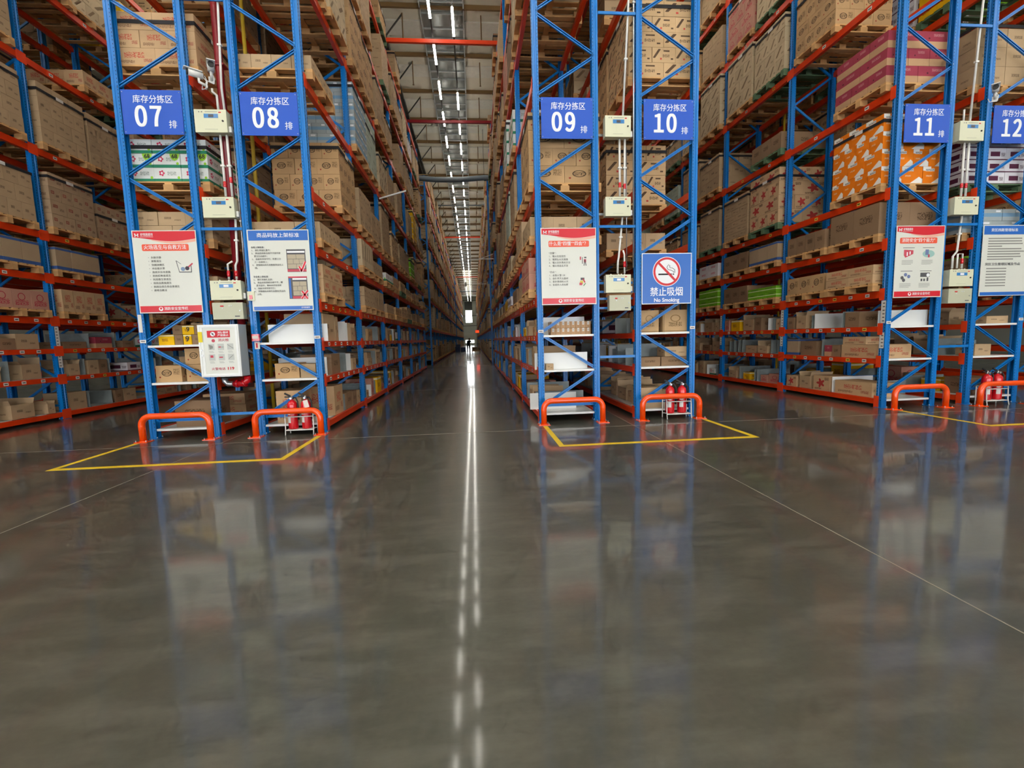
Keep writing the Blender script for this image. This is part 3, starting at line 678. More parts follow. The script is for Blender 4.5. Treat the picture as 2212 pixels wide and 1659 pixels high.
# bays seen face on: kind, look, y from, y to, depth, height, lift
BAYS = {
 (11, 0, 0): [('c', 'B', 7.32, 8.14, .5, .25, 0), ('d', 'white', 8.20, 0, 0, .30, 0), ('c', 'I', 8.27, 8.70, .5, .30, 0), ('o', 'C', 8.80, 9.10, .5, .26, 0), ('c', 'I', 9.19, 9.50, .5, .24, 0)],
 (11, 0, 1): [('c', 'B', 7.25, 8.02, .64, .24, 0), ('c', 'B', 7.50, 8.00, .40, .14, .242), ('c', 'X', 8.06, 8.25, .4, .22, 0), ('c', 'F', 8.28, 8.44, .4, .22, 0), ('d', 'zinc', 8.50, 0, 0, .34, 0), ('c', 'X', 8.66, 9.10, .5, .30, 0), ('c', 'K', 9.18, 9.52, .5, .34, 0)],
 (11, 0, 2): [('c', 'X', 7.66, 7.97, .5, .28, 0), ('d', 'zinc', 8.02, 0, 0, .30, 0), ('d', 'white', 8.72, 0, 0, .30, 0), ('d', 'zinc', 8.80, 0, 0, .27, 0), ('o', 'C', 8.98, 9.26, .5, .28, 0), ('c', 'X', 9.34, 9.54, .5, .26, 0)],
 (8, 0, 0): [('c', 'B', 7.72, 8.20, .55, .50, 0), ('d', 'zinc', 8.28, 0, 0, .30, 0), ('c', 'X', 8.42, 8.80, .5, .30, 0), ('c', 'X', 8.84, 9.14, .5, .28, 0), ('c', 'C', 9.18, 9.40, .5, .26, 0)],
 (8, 0, 1): [('c', 'X', 7.70, 8.16, .5, .34, 0), ('d', 'zinc', 8.50, 0, 0, .34, 0), ('d', 'white', 8.82, 0, 0, .32, 0), ('c', 'C', 9.0, 9.24, .4, .22, 0)],
 (8, 0, 2): [('c', 'C', 7.42, 7.98, .6, .44, 0), ('c', 'C', 8.02, 8.18, .5, .42, 0), ('d', 'white', 8.60, 0, 0, .36, 0), ('d', 'white', 8.72, 0, 0, .34, 0), ('o', 'C', 9.0, 9.3, .5, .26, 0)],
 (6, 1, 0): [('c', 'C', 9.80, 10.20, .5, .36, 0), ('d', 'zinc', 10.26, 0, 0, .30, 0), ('d', 'zinc', 10.86, 0, 0, .30, 0), ('c', 'X', 10.97, 11.19, .5, .28, 0), ('c', 'C', 11.22, 11.60, .5, .28, 0)],
 (6, 1, 1): [('o', 'C', 9.86, 10.12, .5, .24, 0), ('d', 'zinc', 10.24, 0, 0, .34, 0), ('c', 'C', 10.33, 10.60, .5, .30, 0), ('c', 'X', 10.62, 10.84, .5, .30, 0), ('d', 'zinc', 10.90, 0, 0, .32, 0), ('c', 'G', 11.42, 11.85, .5, .20, 0)],
 (6, 1, 2): [('c', 'X', 9.82, 10.36, .5, .14, 0), ('d', 'zinc', 10.42, 0, 0, .32, 0), ('c', 'F', 10.60, 11.04, .5, .24, 0), ('d', 'zinc', 11.12, 0, 0, .34, 0), ('c', 'X', 11.36, 11.70, .5, .16, 0)],
}
for (row, k, li), items in BAYS.items():
    x = ROWS[row]; sgn = 1 if row % 2 == 0 else -1; n = nd = 0
    for q, t, ya, yb, dep, h, dz in items:
        at = '%s pick shelf, bay %s of row %s' % (SN[li], NUM[k + 1], NUM[row])
        xa, xb = (x + .95 - dep, x + .95) if sgn > 0 else (x + .05, x + .05 + dep)
        if q == 'd':
            nd += 1; rec('divider', t, (x + .5 + sgn * .03, ya, SH[li]), (.86, .004, h), '%s metal divider %s along, %s' % ('white' if t == 'white' else 'grey', ORD[nd], at))
        elif q == 'o':
            n += 1; rec('open_carton', 'C', ((xa + xb) / 2, (ya + yb) / 2, SH[li]), (xb - xa, yb - ya, h), 'opened brown carton, item %s, %s' % (NUM[n], at), flip=.3)
        else:
            n += 1; rec('shelf_carton', t, ((xa + xb) / 2, (ya + yb) / 2, SH[li] + dz), (xb - xa, yb - ya, h), '%s carton, item %s, %s' % (CT[t][1], NUM[n], at))
used0 = {(r_, l) for r_, l in [(a[0], a[1]) for a in FR] + [(9, 2)] + [(a[0], a[1]) for a in DV]}
for row in (6, 7, 8, 9, 10, 11, 12):
    x = ROWS[row]; sgn = 1 if row % 2 == 0 else -1
    for k in range(NB):
        for li in range(3):
            if (row, k, li) in BAYS: continue
            y = D + k * P + .16; yend = D + (k + 1) * P - .05; n = 0; nd = 0
            if k == 0 and (row, li) in used0: y += .55
            if k == 0 and (row, li) == (7, 0): y = D + 1.75
            while y < yend - .2:
                q = R.random(); w = R.uniform(.2, .48); dep = R.uniform(.35, .75); h = R.uniform(.16, .36 if li else .42)
                if li == 1: h = min(h, .36)
                w = min(w, yend - y)
                inset = R.uniform(.03, .1)
                xa, xb = (x + 1 - inset - dep, x + 1 - inset) if sgn > 0 else (x + inset, x + inset + dep)
                if q < .36:
                    nd += 1
                    hh = R.uniform(.26, .36); dd = .86
                    rec('divider', 'white' if R.random() < .15 else 'zinc', (x + .5 + sgn * .03, y + .01, SH[li]), (dd, .004, hh), 'grey metal divider %s along, %s pick shelf, bay %s of row %s' % (ORD[nd], SN[li], NUM[k + 1], NUM[row])); y += R.uniform(.06, .3)
                    continue
                n += 1
                if q < .62:
                    y += .07; w = min(w, yend - y - .07)
                    if w < .15: break
                    rec('open_carton', 'C', ((xa + xb) / 2, y + w / 2, SH[li]), (xb - xa, w, min(h, .28)), 'opened brown carton, item %s, %s pick shelf, bay %s of row %s' % (NUM[n], SN[li], NUM[k + 1], NUM[row]), flip=R.random()); y += .07
                else:
                    t = R.choice('CCXXABCCSXCH') if R.random() < .9 else R.choice('DGHO')
                    rec('shelf_carton', t, ((xa + xb) / 2, y + w / 2, SH[li]), (xb - xa, w - .01, h), '%s carton, item %s, %s pick shelf, bay %s of row %s' % (CT[t][1], NUM[n], SN[li], NUM[k + 1], NUM[row]))
                    if R.random() < .3 and h < .2:
                        rec('shelf_carton', 'C', ((xa + xb) / 2, y + w / 2, SH[li] + h + .0015), (xb - xa - .04, w - .04, .13), 'small-print carton atop item %s, %s pick shelf, bay %s of row %s' % (NUM[n], SN[li], NUM[k + 1], NUM[row]))
                y += w + R.uniform(.01, .12)

# --- which of them show, and how large
def visible_areas():
    v = []; f = []
    for r in REC:
        if r['kind'] == 'strap': continue
        cx, cy, cz = r['c']; a, b, c = (q / 2 for q in r['s']); n = len(v)
        v += [(cx - a, cy - b, cz), (cx + a, cy - b, cz), (cx + a, cy + b, cz), (cx - a, cy + b, cz), (cx - a, cy - b, cz + 2 * c), (cx + a, cy - b, cz + 2 * c), (cx + a, cy + b, cz + 2 * c), (cx - a, cy + b, cz + 2 * c)]
        f += [[n + i for i in q] for q in ((0, 1, 5, 4), (1, 2, 6, 5), (2, 3, 7, 6), (3, 0, 4, 7), (4, 5, 6, 7), (3, 2, 1, 0))]
    bvh = BVHTree.FromPolygons(v, f)
    for r in REC:
        cx, cy, cz = r['c']; sx, sy, sz = r['s']; r['a'] = 0
        pts = [PROJ((cx + i * sx / 2, cy + j * sy / 2, cz + k * sz)) for i in (-1, 1) for j in (-1, 1) for k in (0, 1)]
        if any(p is None for p in pts): continue
        u0, u1 = min(p[0] for p in pts), max(p[0] for p in pts); v0, v1 = min(p[1] for p in pts), max(p[1] for p in pts)
        A = max(0, min(u1, 2212) - max(u0, 0)) * max(0, min(v1, 1659) - max(v0, 0))
        if A < 20 or r['label'] is None: r['a'] = A * .001; continue
        seen = 0; tot = 0; sd = 1 if cx < 0 else -1
        tg = [(cx + i * sx, cy - sy / 2 - .002, cz + j * sz) for i in (-.3, 0, .3) for j in (.25, .75)] + [(cx + sd * (sx / 2 + .002), cy + i * sy, cz + j * sz) for i in (-.3, 0, .3) for j in (.25, .75)]
        if r['kind'] == 'pallet': tg += [(cx + i * sx, cy + j * sy, cz - .002) for i in (-.3, .3) for j in (-.3, .3)]
        for p in tg:
            q = PROJ(p)
            if q is None or not (0 < q[0] < 2212 and 0 < q[1] < 1659): continue
            d = Vector(p) - EYE; L = d.length; hit = bvh.ray_cast(EYE, d / L, L - .01)
            tot += 1; seen += hit[0] is None
        r['a'] = A * seen / len(tg)
visible_areas()
CAP = {'carton': 295, 'pallet': 260, 'strap': 70, 'shelf_carton': 190, 'open_carton': 110, 'divider': 130}
for kk, cap in CAP.items():
    c = sorted((r for r in REC if r['kind'] == kk and r['label'] and r['a'] > 0), key=lambda r: -r['a'])
    for r in c[:cap]: r['own'] = True

PAL = {}
def pallet_mesh(p):
    if p not in PAL: PAL[p] = pallet_mb(MB(), -.585, .585, -.54, .54, 0).mesh('wooden_pallet', [M['wood'] if p == 'wood' else M['woodgreen']])
    return PAL[p]
def strap_mb(m, c, s, mi=0):
    cx, cy, cz = c; a, b, h = s[0] / 2, s[1] / 2, s[2]; t = .004
    m.box(cx - a - t, cx + a + t, cy - b - t, cy - b, cz, cz + h, mi); m.box(cx - a - t, cx + a + t, cy + b, cy + b + t, cz, cz + h, mi)
    m.box(cx - a - t, cx - a, cy - b, cy + b, cz, cz + h, mi); m.box(cx + a, cx + a + t, cy - b, cy + b, cz, cz + h, mi); return m
def open_mb(m, c, s, r, mi=0, mi2=0):
    cx, cy, cz = c; a, b, h = s[0] / 2, s[1] / 2, s[2]; t = .004
    m.box(cx - a, cx + a, cy - b, cy + b, cz, cz + .004, mi)
    m.box(cx - a, cx + a, cy - b, cy - b + t, cz, cz + h, mi).box(cx - a, cx + a, cy + b - t, cy + b, cz, cz + h, mi)
    m.box(cx - a, cx - a + t, cy - b + t, cy + b - t, cz, cz + h, mi).box(cx + a - t, cx + a, cy - b + t, cy + b - t, cz, cz + h, mi)
    fl = min(b, .13) * (.7 + .3 * r)
    for sd, tilt in ((-1, .25 + r * .9), (1, .1 + (1 - r) * .7)):
        y = cy + sd * (b - t / 2); m.bar((cx, y, cz + h - .002), (cx, y + sd * math.sin(tilt) * fl * .6, cz + h + math.cos(tilt) * fl), 2 * a - .01, t, mi, (0, 1, 0))
    m.box(cx - a + .03, cx + a - .03, cy - b + .02, cy + b - .02, cz + .005, cz + h * .72, mi2)
    return m
PRT = []
first = {}
GRP = {'carton': 'cartons on pallets', 'pallet': 'wooden pallets on the beams', 'strap': 'black bands around pallet loads', 'shelf_carton': 'cartons on the pick shelves', 'open_carton': 'opened cartons on the pick shelves', 'divider': 'metal dividers on the pick shelves'}
NAME = {'carton': 'carton', 'pallet': 'wooden_pallet', 'strap': 'load_strap', 'shelf_carton': 'shelf_carton', 'open_carton': 'opened_carton', 'divider': 'metal_divider'}
CAT = {'carton': 'carton', 'pallet': 'pallet', 'strap': 'strap', 'shelf_carton': 'carton', 'open_carton': 'open carton', 'divider': 'divider'}
big = {k: MB() for k in GRP}
TK = list(CT); TM = [CT[k][0] for k in TK]
M['inner'] = mat('packed_goods', '#8d7455', .7, var=.3)
for r in REC:
    k = r['kind']; cx, cy, cz = r['c']; sx, sy, sz = r['s']
    if r.get('own'):
        kw = dict(label=r['label'], category=CAT[k], group=GRP[k])
        if k in ('carton', 'shelf_carton'):
            ob = link(NAME[k], unit(r['t']), None, r['c'], (0, 0, r['rz']), (sx, sy, sz), **kw)
            if 'nine carton' in r['label']: PRT.append((ob, '9', sz * .75, M['ink'], 0, .55))
            if r['t'] == 'D' and cy < 7.6 and cx < -4 and 3.98 < cz < 4.1: PRT.append((ob, '68', sz * .42, M['ink'], .38, .74))
        elif k == 'pallet': link(NAME[k], pallet_mesh(r['t']), None, r['c'], (0, 0, 0), (sx / 1.17, sy / 1.08, 1), **kw)
        elif k == 'strap':
            o = link(NAME[k], strap_mb(MB(), (0, 0, 0), r['s']).mesh('load_strap', [M['strap']]), None, r['c'], **kw)
            sgn = 1 if cx < 0 else -1; xa, xb = sorted((sgn * (sx / 2 + .0045), sgn * (sx / 2 + .008)))
            part('paper_slip', MB().box(xa, xb, -.12, .04, .0, .06), M['tag'], o)
        elif k == 'divider':
            m = MB().box(-sx / 2, sx / 2, -.002, .002, 0, sz).box(-sx / 2, sx / 2, .002, .05, 0, .002)
            link(NAME[k], m.mesh('metal_divider', [M['whitegloss'] if r['t'] == 'white' else M['zinc2']]), None, r['c'], **kw)
        else:
            o = link(NAME[k], open_mb(MB(), (0, 0, 0), r['s'], r['flip'], 0, 1).mesh('opened_carton', [CT['C'][0], M['inner']]), None, r['c'], **kw)
        continue
    if r['label'] is not None and r['a'] <= 0 and k in ('carton',) and cy > 30: continue
    m = big[k]
    if k in ('carton', 'shelf_carton'): m.box(cx - sx / 2, cx + sx / 2, cy - sy / 2, cy + sy / 2, cz, cz + sz, TK.index(r['t']))
    elif k == 'pallet': pallet_mb(m, cx - sx / 2, cx + sx / 2, cy - sy / 2, cy + sy / 2, cz, 0 if r['t'] == 'wood' else 1, cy < 24)
    elif k == 'strap': strap_mb(m, r['c'], r['s'])
    elif k == 'divider': m.box(cx - sx / 2, cx + sx / 2, cy - .002, cy + .002, cz, cz + sz)
    else: open_mb(m, r['c'], r['s'], r['flip'], 0, 1)
BL = {'carton': 'brown cartons stacked on the pallets deeper in and higher up the racks', 'pallet': 'wooden pallets carrying the loads deeper in the racks', 'strap': 'black bands around the smaller looking pallet loads', 'shelf_carton': 'cartons standing deeper along the pick shelves', 'open_carton': 'opened cartons deeper along the pick shelves', 'divider': 'thin metal dividers deeper along the pick shelves'}
BM = {'carton': TM, 'pallet': [M['wood'], M['woodgreen']], 'strap': [M['strap']], 'shelf_carton': TM, 'open_carton': [CT['C'][0], M['inner']], 'divider': [M['zinc2']]}
for k, m in big.items():
    if m.v: link(NAME[k], m.mesh(NAME[k], BM[k]), None, label=BL[k], category=CAT[k], kind='stuff')
print('REC', len(REC), {k: sum(1 for r in REC if r['kind'] == k) for k in GRP}, {k: sum(1 for r in REC if r.get('own') and r['kind'] == k) for k in GRP})

# ------------------------------------------------------------------ lamps
def lamp_strings():
    def fixture():
        t = thing('tube_lamp', 'lit', 'lamp', (0, 0, 0), 'tube lamps in lines under the roof')
        part('tube', MB().box(-.035, .035, -.62, .62, -.03, 0), M['tube'], t)
        part('housing', MB().box(-.02, .02, -.64, .64, .001, .04), M['white'], t)
        return t
    proto = fixture(); used = False
    lines = [(-.95, 'central', 'near eight'), (-.28, 'central', 'near nine'), (-7.0, 'outer', 'west'), (-6.3, 'outer', 'east'), (4.98, 'outer2', 'west'), (5.65, 'outer2', 'east'), (-13.6, '', ''), (12, '', '')]
    for li, (x, a, s) in enumerate(lines):
        n = 0; y = -9.0 + (.95 if li % 2 else .17)
        cen = li < 2; own = {0: 'left-hand', 1: 'right-hand'}
        stuff_ = MB(); tb = MB()
        i = 0
        while y < 113:
            skip = (li == 0 and (32.5 < y < 34.2 or 39 < y < 40.3)) or (li == 1 and 15.2 < y < 17.6)
            if not skip:
                n += 1
                if cen and 13 < y < 75 or (cen is False and y < 0 and False):
                    o = proto if not used else copy_tree(proto)
                    used = True; o.location = (x, y, 11.0)
                    o['label'] = 'lit tube lamp, %s on the middle aisle track, track nearer row %s' % (ordw(n), ('eight', 'nine')[li])
                else:
                    tb.box(x - .035, x + .035, y - .62, y + .62, 10.97, 11.0, 0); tb.box(x - .02, x + .02, y - .64, y + .64, 11.001, 11.04, 1)
            y += 2.275 if li < 2 else 2.6
        if tb.v: link('tube_lamp', tb.mesh('tube_lamp', [M['tube'], M['white']]), None, kind='stuff', label='run of lit tube lamps %s' % ('far down and near over the middle aisle, beside row %s' % ('eight', 'nine')[li] if cen else 'above a side aisle, %s string' % ORD[li - 1]), category='lamp')
        link_tr = MB().box(x - .022, x + .022, -11, 113, 11.045, 11.10)
        for yy in range(-10, 113, 5): link_tr.box(x - .004, x + .004, yy, yy + .008, 11.10, ZC - .01)
        solo('lamp_track', link_tr, M['darksteel'], (x, -11, 11.045), 'long dark %s lamp track hung under the roof, %s' % (ORD[li + 1], 'over the middle aisle beside row %s' % ('eight', 'nine')[li] if cen else 'over a side aisle'), 'lamp track')
def ordw(n):
    tens = {2: 'twenty', 3: 'thirty', 4: 'forty', 5: 'fifty'}
    if n < 19: return ORD[n]
    if n == 19: return 'nineteenth'
    return (tens[n // 10] + '-' + ORD[n % 10]) if n % 10 else {2: 'twentieth', 3: 'thirtieth', 4: 'fortieth', 5: 'fiftieth'}[n // 10]
lamp_strings()
# rows of high-bay strips over the open floor in front of the racks
hb = MB()
for y in (-9, -6, -3, 0, 3.2):
    for x in (-26, -22, -18, -10, -3, 2, 9, 17, 21, 25): hb.box(x - .7, x + .7, y - .08, y + .08, 11.0, 11.05)
link('bay_lamp', hb.mesh('bay_lamp', [M['baytube']]), None, kind='stuff', label='lit strip lamps hung over the open floor before the racks', category='lamp')


# ------------------------------------------------------------------ signs on the row ends
ENDS = {7: -4.91, 8: -3.325, 9: 1.025, 10: 2.623, 11: 6.989, 12: 8.574}
def flat(x0, x1, z0, z1, y, t=.0012): return MB().box(x0, x1, y - t, y, z0, z1)
for row, x in ENDS.items():
    xa, xb = x + .115, x + .91; y = D - .014; cx = (xa + xb) / 2; n = NUM[row]
    t = thing('row_sign', 'blue row plate reading %02d high on the end of row %s' % (row, n), 'sign', (xa, y, 4.38))
    o = (xa, y, 4.38)
    part('board', MB().box(xa, xb, y, y + .008, 4.38, 4.975), M['signblue'], t, o)
    def T(b, sz, X, Z, **k): return text('lettering', b, sz, M['signwhite'], t, X - o[0], -.0012, Z - o[2], **k)
    T('库存分拣区', .115, cx + .02, 4.845, bold=.0003, wid=.53)
    for i_, dx_ in enumerate((-.0075, .0075, 0)): T(''.join(chr(0xFF10 + int(q)) for q in '%02d' % row), .36, cx - .055 + dx_, 4.60, bold=.007, wid=.35, space=.6).location.y -= .0011 * i_
    T('排', .115, cx + .26, 4.51, bold=.0003)
    bo = MB()
    for bx in (xa + .02, xb - .02):
        for bz in (4.41, 4.945): bo.tube([(bx, y - .003, bz), (bx, y, bz)], .006, 8)
    part('bolt', bo, M['steel'], t, o)

def wave(x0, x1, z, a, n=24, ph=0):
    return [(x0 + (x1 - x0) * i / n, z + a * math.sin(PI * (1.45 * i / n + .62 + ph))) for i in range(n + 1)]
def poster(row, kind):
    x = ENDS[row]; xa, xb, za, zb = x + .068, x + .945, 1.875, 3.055; y = D - .03; w = xb - xa
    desc = {7: 'red-headed fire escape poster with ten bullet lines', 8: 'blue-headed stacking standard poster with two photos', 9: 'red-headed four and four question poster', 11: 'red-headed four abilities poster with four pictures', 12: 'blue-headed text-only standards poster'}[row]
    t = thing('wall_poster', '%s on the end of row %s' % (desc, NUM[row]), 'poster', (xa, y, za)); o = (xa, y, za)
    part('sheet', MB().box(xa, xb, y, y + .004, za, zb), M['paper'], t, o)
    def F(name, a, b, c, d, m, k=1): return part(name, flat(xa + a * w, xa + b * w, za + c, za + d, y - .0005 * k, .0008), m, t, o)
    def T(b, sz, fx, fz, m, **k): return text('lettering', b, sz, m, t, fx * w, -.0032, fz, **k)
    if row in (7, 9, 11):
        top = wave(xa + .015, xb - .012, zb - .125, .03)
        part('header', MB().poly([(xa + .015, zb - .012)] + [(a, b) for a, b in top] + [(xb - .012, zb - .012)], y - .0012, y - .0002), M['poster_red'], t, o)
        lo = [(a, b - .004) for a, b in top[7:]]; up = [(a, b - .012 - .028 * min(1, i / 12)) for i, (a, b) in enumerate(top[7:])]
        part('swoosh', MB().poly(lo + up[::-1], y - .0012, y - .0002), M['poster_peach'], t, o)
        mk = MB(); lx, lz = xa + .045, zb - .09
        mk.tube([(lx, y - .002, lz + .045), (lx + .008, y - .002, lz + .02), (lx, y - .002, lz)], .008, 6).tube([(lx + .045, y - .002, lz + .045), (lx + .037, y - .002, lz + .02), (lx + .045, y - .002, lz)], .008, 6).box(lx, lx + .045, y - .003, y - .001, lz + .017, lz + .027)
        part('logo', mk, M['signwhite'], t, o)
        T('好邻居超市', .045, .235, zb - za - .062, M['signwhite'], wid=.17, bold=.0003); F('underline', .13, .33, zb - za - .094, zb - za - .09, M['signwhite'], 3)
        rr = MB(); a, b, c, d = xa + (.14 if row != 11 else .08) * w, xb - (.13 if row != 11 else .15) * w, zb - .29, zb - .195; r = .018
        pts = [(px, pz) for cx_, cz_, a0 in ((b - r, d - r, 0), (a + r, d - r, PI / 2), (a + r, c + r, PI), (b - r, c + r, 1.5 * PI)) for px, pz in arc(cx_, cz_, r, a0, a0 + PI / 2, 4)]
        part('title_band', rr.poly(pts, y - .0012, y - .0002), M['poster_orange'], t, o)
        T({7: '火场逃生与自救方法', 9: '什么是“四懂”“四会”？', 11: '消防安全“四个能力”'}[row], .07, .5 if row != 11 else .46, zb - za - .243, M['signwhite'], wid=.58 if row != 11 else .6, bold=.0003)
        F('footer', .017, .985, .015, .105, M['poster_red'], 1)
        em = MB(); em.poly(arc(xa + .34 * w, za + .06, .03, 0, 2 * PI, 16)[:-1], y - .003, y - .0018); part('emblem', em, M['signwhite'], t, o)
        e2 = MB(); e2.poly(arc(xa + .34 * w, za + .067, .017, 0, 2 * PI, 10)[:-1], y - .0036, y - .003); part('emblem_centre', e2, M['poster_red'], t, o)
        T('消防安全宣传栏', .05, .58, .06, M['signwhite'], wid=.33, bold=.0003)
    if row == 7:
        L = ['头脑冷静', '果断逃生', '穿越浓烟区', '冲出着火带', '选择天台也是路', '利用缓降器逃生', '利用救生袋逃生', '利用自救绳逃生', '利用自然条件自救逃生', '避难自救法']
        for i, q in enumerate(L): T('•  ' + q, .034, .22 , zb - za - .385 - i * .052, M['poster_text'], align='LEFT', bold=.0003, space=1.12)
        pic = MB(); px, pz = xa + .69 * w, zb - .60
        pic.box(px, px + .17, y - .002, y - .001, pz, pz + .012, 0).box(px + .16, px + .17, y - .002, y - .001, pz, pz + .11, 0).bar((px, y - .0015, pz), (px - .035, y - .0015, pz + .17), .008, .001, 0).bar((px - .035, y - .0015, pz + .17), (px + .03, y - .0015, pz + .12), .006, .001, 0)
        pic.poly(arc(px + .05, pz + .05, .03, 0, 2 * PI, 10)[:-1], y - .002, y - .001, 1).poly(arc(px + .11, pz + .06, .03, 0, 2 * PI, 10)[:-1], y - .002, y - .001, 2).bar((px + .13, y - .0015, pz + .08), (px + .19, y - .0015, pz + .13), .02, .001, 3)
        part('picture', pic, [M['poster_dark'], mat('print_blue', '#8098b8'), mat('print_dark', '#3c3444'), M['pinkred']], t, o)
    if row == 9:
        L = ['“四懂”：', '1、懂火灾危险性', '2、懂预防火灾措施', '3、懂火灾扑救的方法', '4、懂火场逃生方法', '', '“四会”：', '1、会报火警119', '2、会使用灭火器材', '3、会扑救初起火灾', '4、会组织人员疏散']
        for i, q in enumerate(L):
            if q: T(q, .034, .14, zb - za - .385 - i * .0485, M['poster_text'], align='LEFT', bold=.0003, space=1.1)
        pic = MB(); px, pz = xa + .7 * w, zb - .58
        pic.box(px, px + .02, y - .002, y - .001, pz + .09, pz + .14, 1).box(px + .035, px + .045, y - .002, y - .001, pz + .03, pz + .13, 0).bar((px + .08, y - .0015, pz + .09), (px + .065, y - .0015, pz), .012, .001, 0).bar((px + .08, y - .0015, pz + .09), (px + .1, y - .0015, pz), .012, .001, 0).box(px + .065, px + .1, y - .002, y - .001, pz + .05, pz + .1, 1).box(px + .07, px + .105, y - .002, y - .001, pz + .115, pz + .135, 0)
        pz -= .30
        pic.box(px + .0, px + .05, y - .002, y - .001, pz + .02, pz + .07, 2).box(px - .01, px + .035, y - .0025, y - .002, pz, pz + .04, 1).box(px + .01, px + .07, y - .002, y - .001, pz + .08, pz + .115, 0).bar((px + .045, y - .0015, pz + .1), (px + .08, y - .0015, pz + .04), .02, .001, 1).bar((px + .055, y - .0015, pz - .01), (px + .09, y - .0015, pz + .03), .012, .001, 3)
        part('picture', pic, [M['poster_dark'], M['pinkred'], mat('print_yellow', '#d8c850'), M['green']], t, o)
    if row == 11:
        for i, (fx, fz) in enumerate(((.14, .78), (.55, .78), (.12, .40), (.52, .40))):
            pic = MB(); bx = xa + fx * w; bz = za + fz * 1.0 - .12
            pic.box(bx + .01, bx + .22, y - .002, y - .001, bz + .155, bz + .163, 0)
            if i == 0: pic.poly([(bx + .03, bz + .13), (bx + .2, bz + .12), (bx + .2, bz + .06), (bx + .06, bz + .0), (bx + .03, bz + .04)], y - .002, y - .001, 1).box(bx + .08, bx + .1, y - .003, y - .002, bz + .03, bz + .09, 3).box(bx + .13, bx + .15, y - .003, y - .002, bz + .05, bz + .1, 3)
            if i == 1: pic.poly([(px_, bz + .06 + (pz_ - bz - .06) * .55) for px_, pz_ in arc(bx + .12, bz + .06, .11, 0, 2 * PI, 16)[:-1]], y - .002, y - .001, 2).box(bx + .06, bx + .12, y - .003, y - .002, bz + .04, bz + .13, 4).box(bx + .11, bx + .14, y - .003, y - .002, bz, bz + .05, 1)
            if i == 2:
                for q in ((.04, .05), (.1, .1), (.16, .07), (.07, .01)): pic.poly(arc(bx + q[0], bz + q[1], .03, 0, 2 * PI, 8)[:-1], y - .002, y - .001, 0 if q[0] < .1 else 4)
            if i == 3: pic.box(bx + .02, bx + .19, y - .002, y - .001, bz + .06, bz + .13, 0).poly(arc(bx + .16, bz + .09, .03, 0, 2 * PI, 8)[:-1], y - .003, y - .002, 3).box(bx + .03, bx + .06, y - .002, y - .001, bz - .01, bz + .03, 0).box(bx + .08, bx + .11, y - .002, y - .001, bz - .01, bz + .03, 0).box(bx + .14, bx + .17, y - .002, y - .001, bz - .01, bz + .05, 0)
            for q in range(4): pic.box(bx, bx + .2 - .03 * (q == 3), y - .002, y - .001, bz - .05 - q * .02, bz - .044 - q * .02, 5)
            part('picture', pic, [M['poster_dark'], M['pinkred'], mat('print_teal%d' % i, '#9cc4bc'), M['signwhite'], mat('print_bluegrey%d' % i, '#6c7ca8'), M['poster_text']], t, o)
    if row == 8:
        F('header', .02, .985, zb - za - .155, zb - za - .012, M['poster_blue']); F('footer', .02, .985, .01, .065, M['poster_blue'])
        T('商品码放上架标准', .07, .5, zb - za - .085, M['signwhite'], wid=.6, bold=.0003)
        T('好邻居超市', .03, .87, .038, M['signwhite'], wid=.12)
        L = ['合格上架标准：', '1、 捆扎带捆扎整齐；', '2、 商品和栈板边缘平齐居中放', '    置且条码朝外；', '3、 栈板和货架平行，外露三分', '    之一在横梁上；', '4、 货物朝向和条码整板货品在上', '    线。', '', '', '不合格上架标准：', '1、 捆扎带捆扎歪斜；', '2、 商品未和栈板边缘平齐，摆', '    放不居中，朝向未按标准放', '3、 栈板未和货架平行；', '4、 货物朝向未和条码整板货品的', '    上线。']
        for i, q in enumerate(L):
            if q: T(q, .030, .05, zb - za - .255 - i * .0425, M['poster_dark' if i in (0, 10) else 'poster_text'], align='LEFT', bold=.0003)
        for i, pz in enumerate((.565, .17)):
            pic = MB(); a, b = xa + .615 * w, xa + .925 * w; h = .33
            pic.box(a, b, y - .0015, y - .001, za + pz, za + pz + h, 0)
            g0 = a + (.0 if i == 0 else .05); e0 = .01 if i == 0 else .02
            for r_ in range(3):
                for c_ in range(2 + (r_ % 2) * 1):
                    n = 2 + (r_ % 2) * 1; ww = (b - g0 - .02) / n
                    pic.box(g0 + .01 + c_ * ww, g0 + .006 + (c_ + 1) * ww, y - .0025, y - .0015, za + pz + .05 + r_ * .07, za + pz + .115 + r_ * .07, 1)
            pic.box(g0, b, y - .0025, y - .0015, za + pz + .005, za + pz + .04, 2).box(g0 + .01, b - .01, y - .003, y - .0025, za + pz + h - .05, za + pz + h - .025, 3)
            if i: pic.box(a + .01, a + .035, y - .003, y - .0015, za + pz + .01, za + pz + h - .03, 4).box(a, b, y - .003, y - .0015, za + pz + h - .022, za + pz + h, 2)
            part('photo_print', pic, [M['poster_dark'], M['tan'], M['pinkred'], M['signwhite'], M['poster_blue']], t, o)
            k = MB(); ex, ez = b - .05, za + pz + .06
            seg = [((ex - .05, ez + .02), (ex - .02, ez - .05)), ((ex - .022, ez - .052), (ex + .045, ez + .09))] if i == 0 else [((ex - .035, ez + .055), (ex + .04, ez - .06)), ((ex + .05, ez + .06), (ex - .045, ez - .06))]
            for (p, q) in seg: k.bar((p[0], y - .0045, p[1]), (q[0], y - .0045, q[1]), .026, .001, 0)
            for (p, q) in seg: k.bar((p[0], y - .0038, p[1]), (q[0], y - .0038, q[1]), .038, .0008, 1)
            part('tick_mark' if i == 0 else 'cross_mark', k, [M['poster_red'], M['signwhite']], t, o)
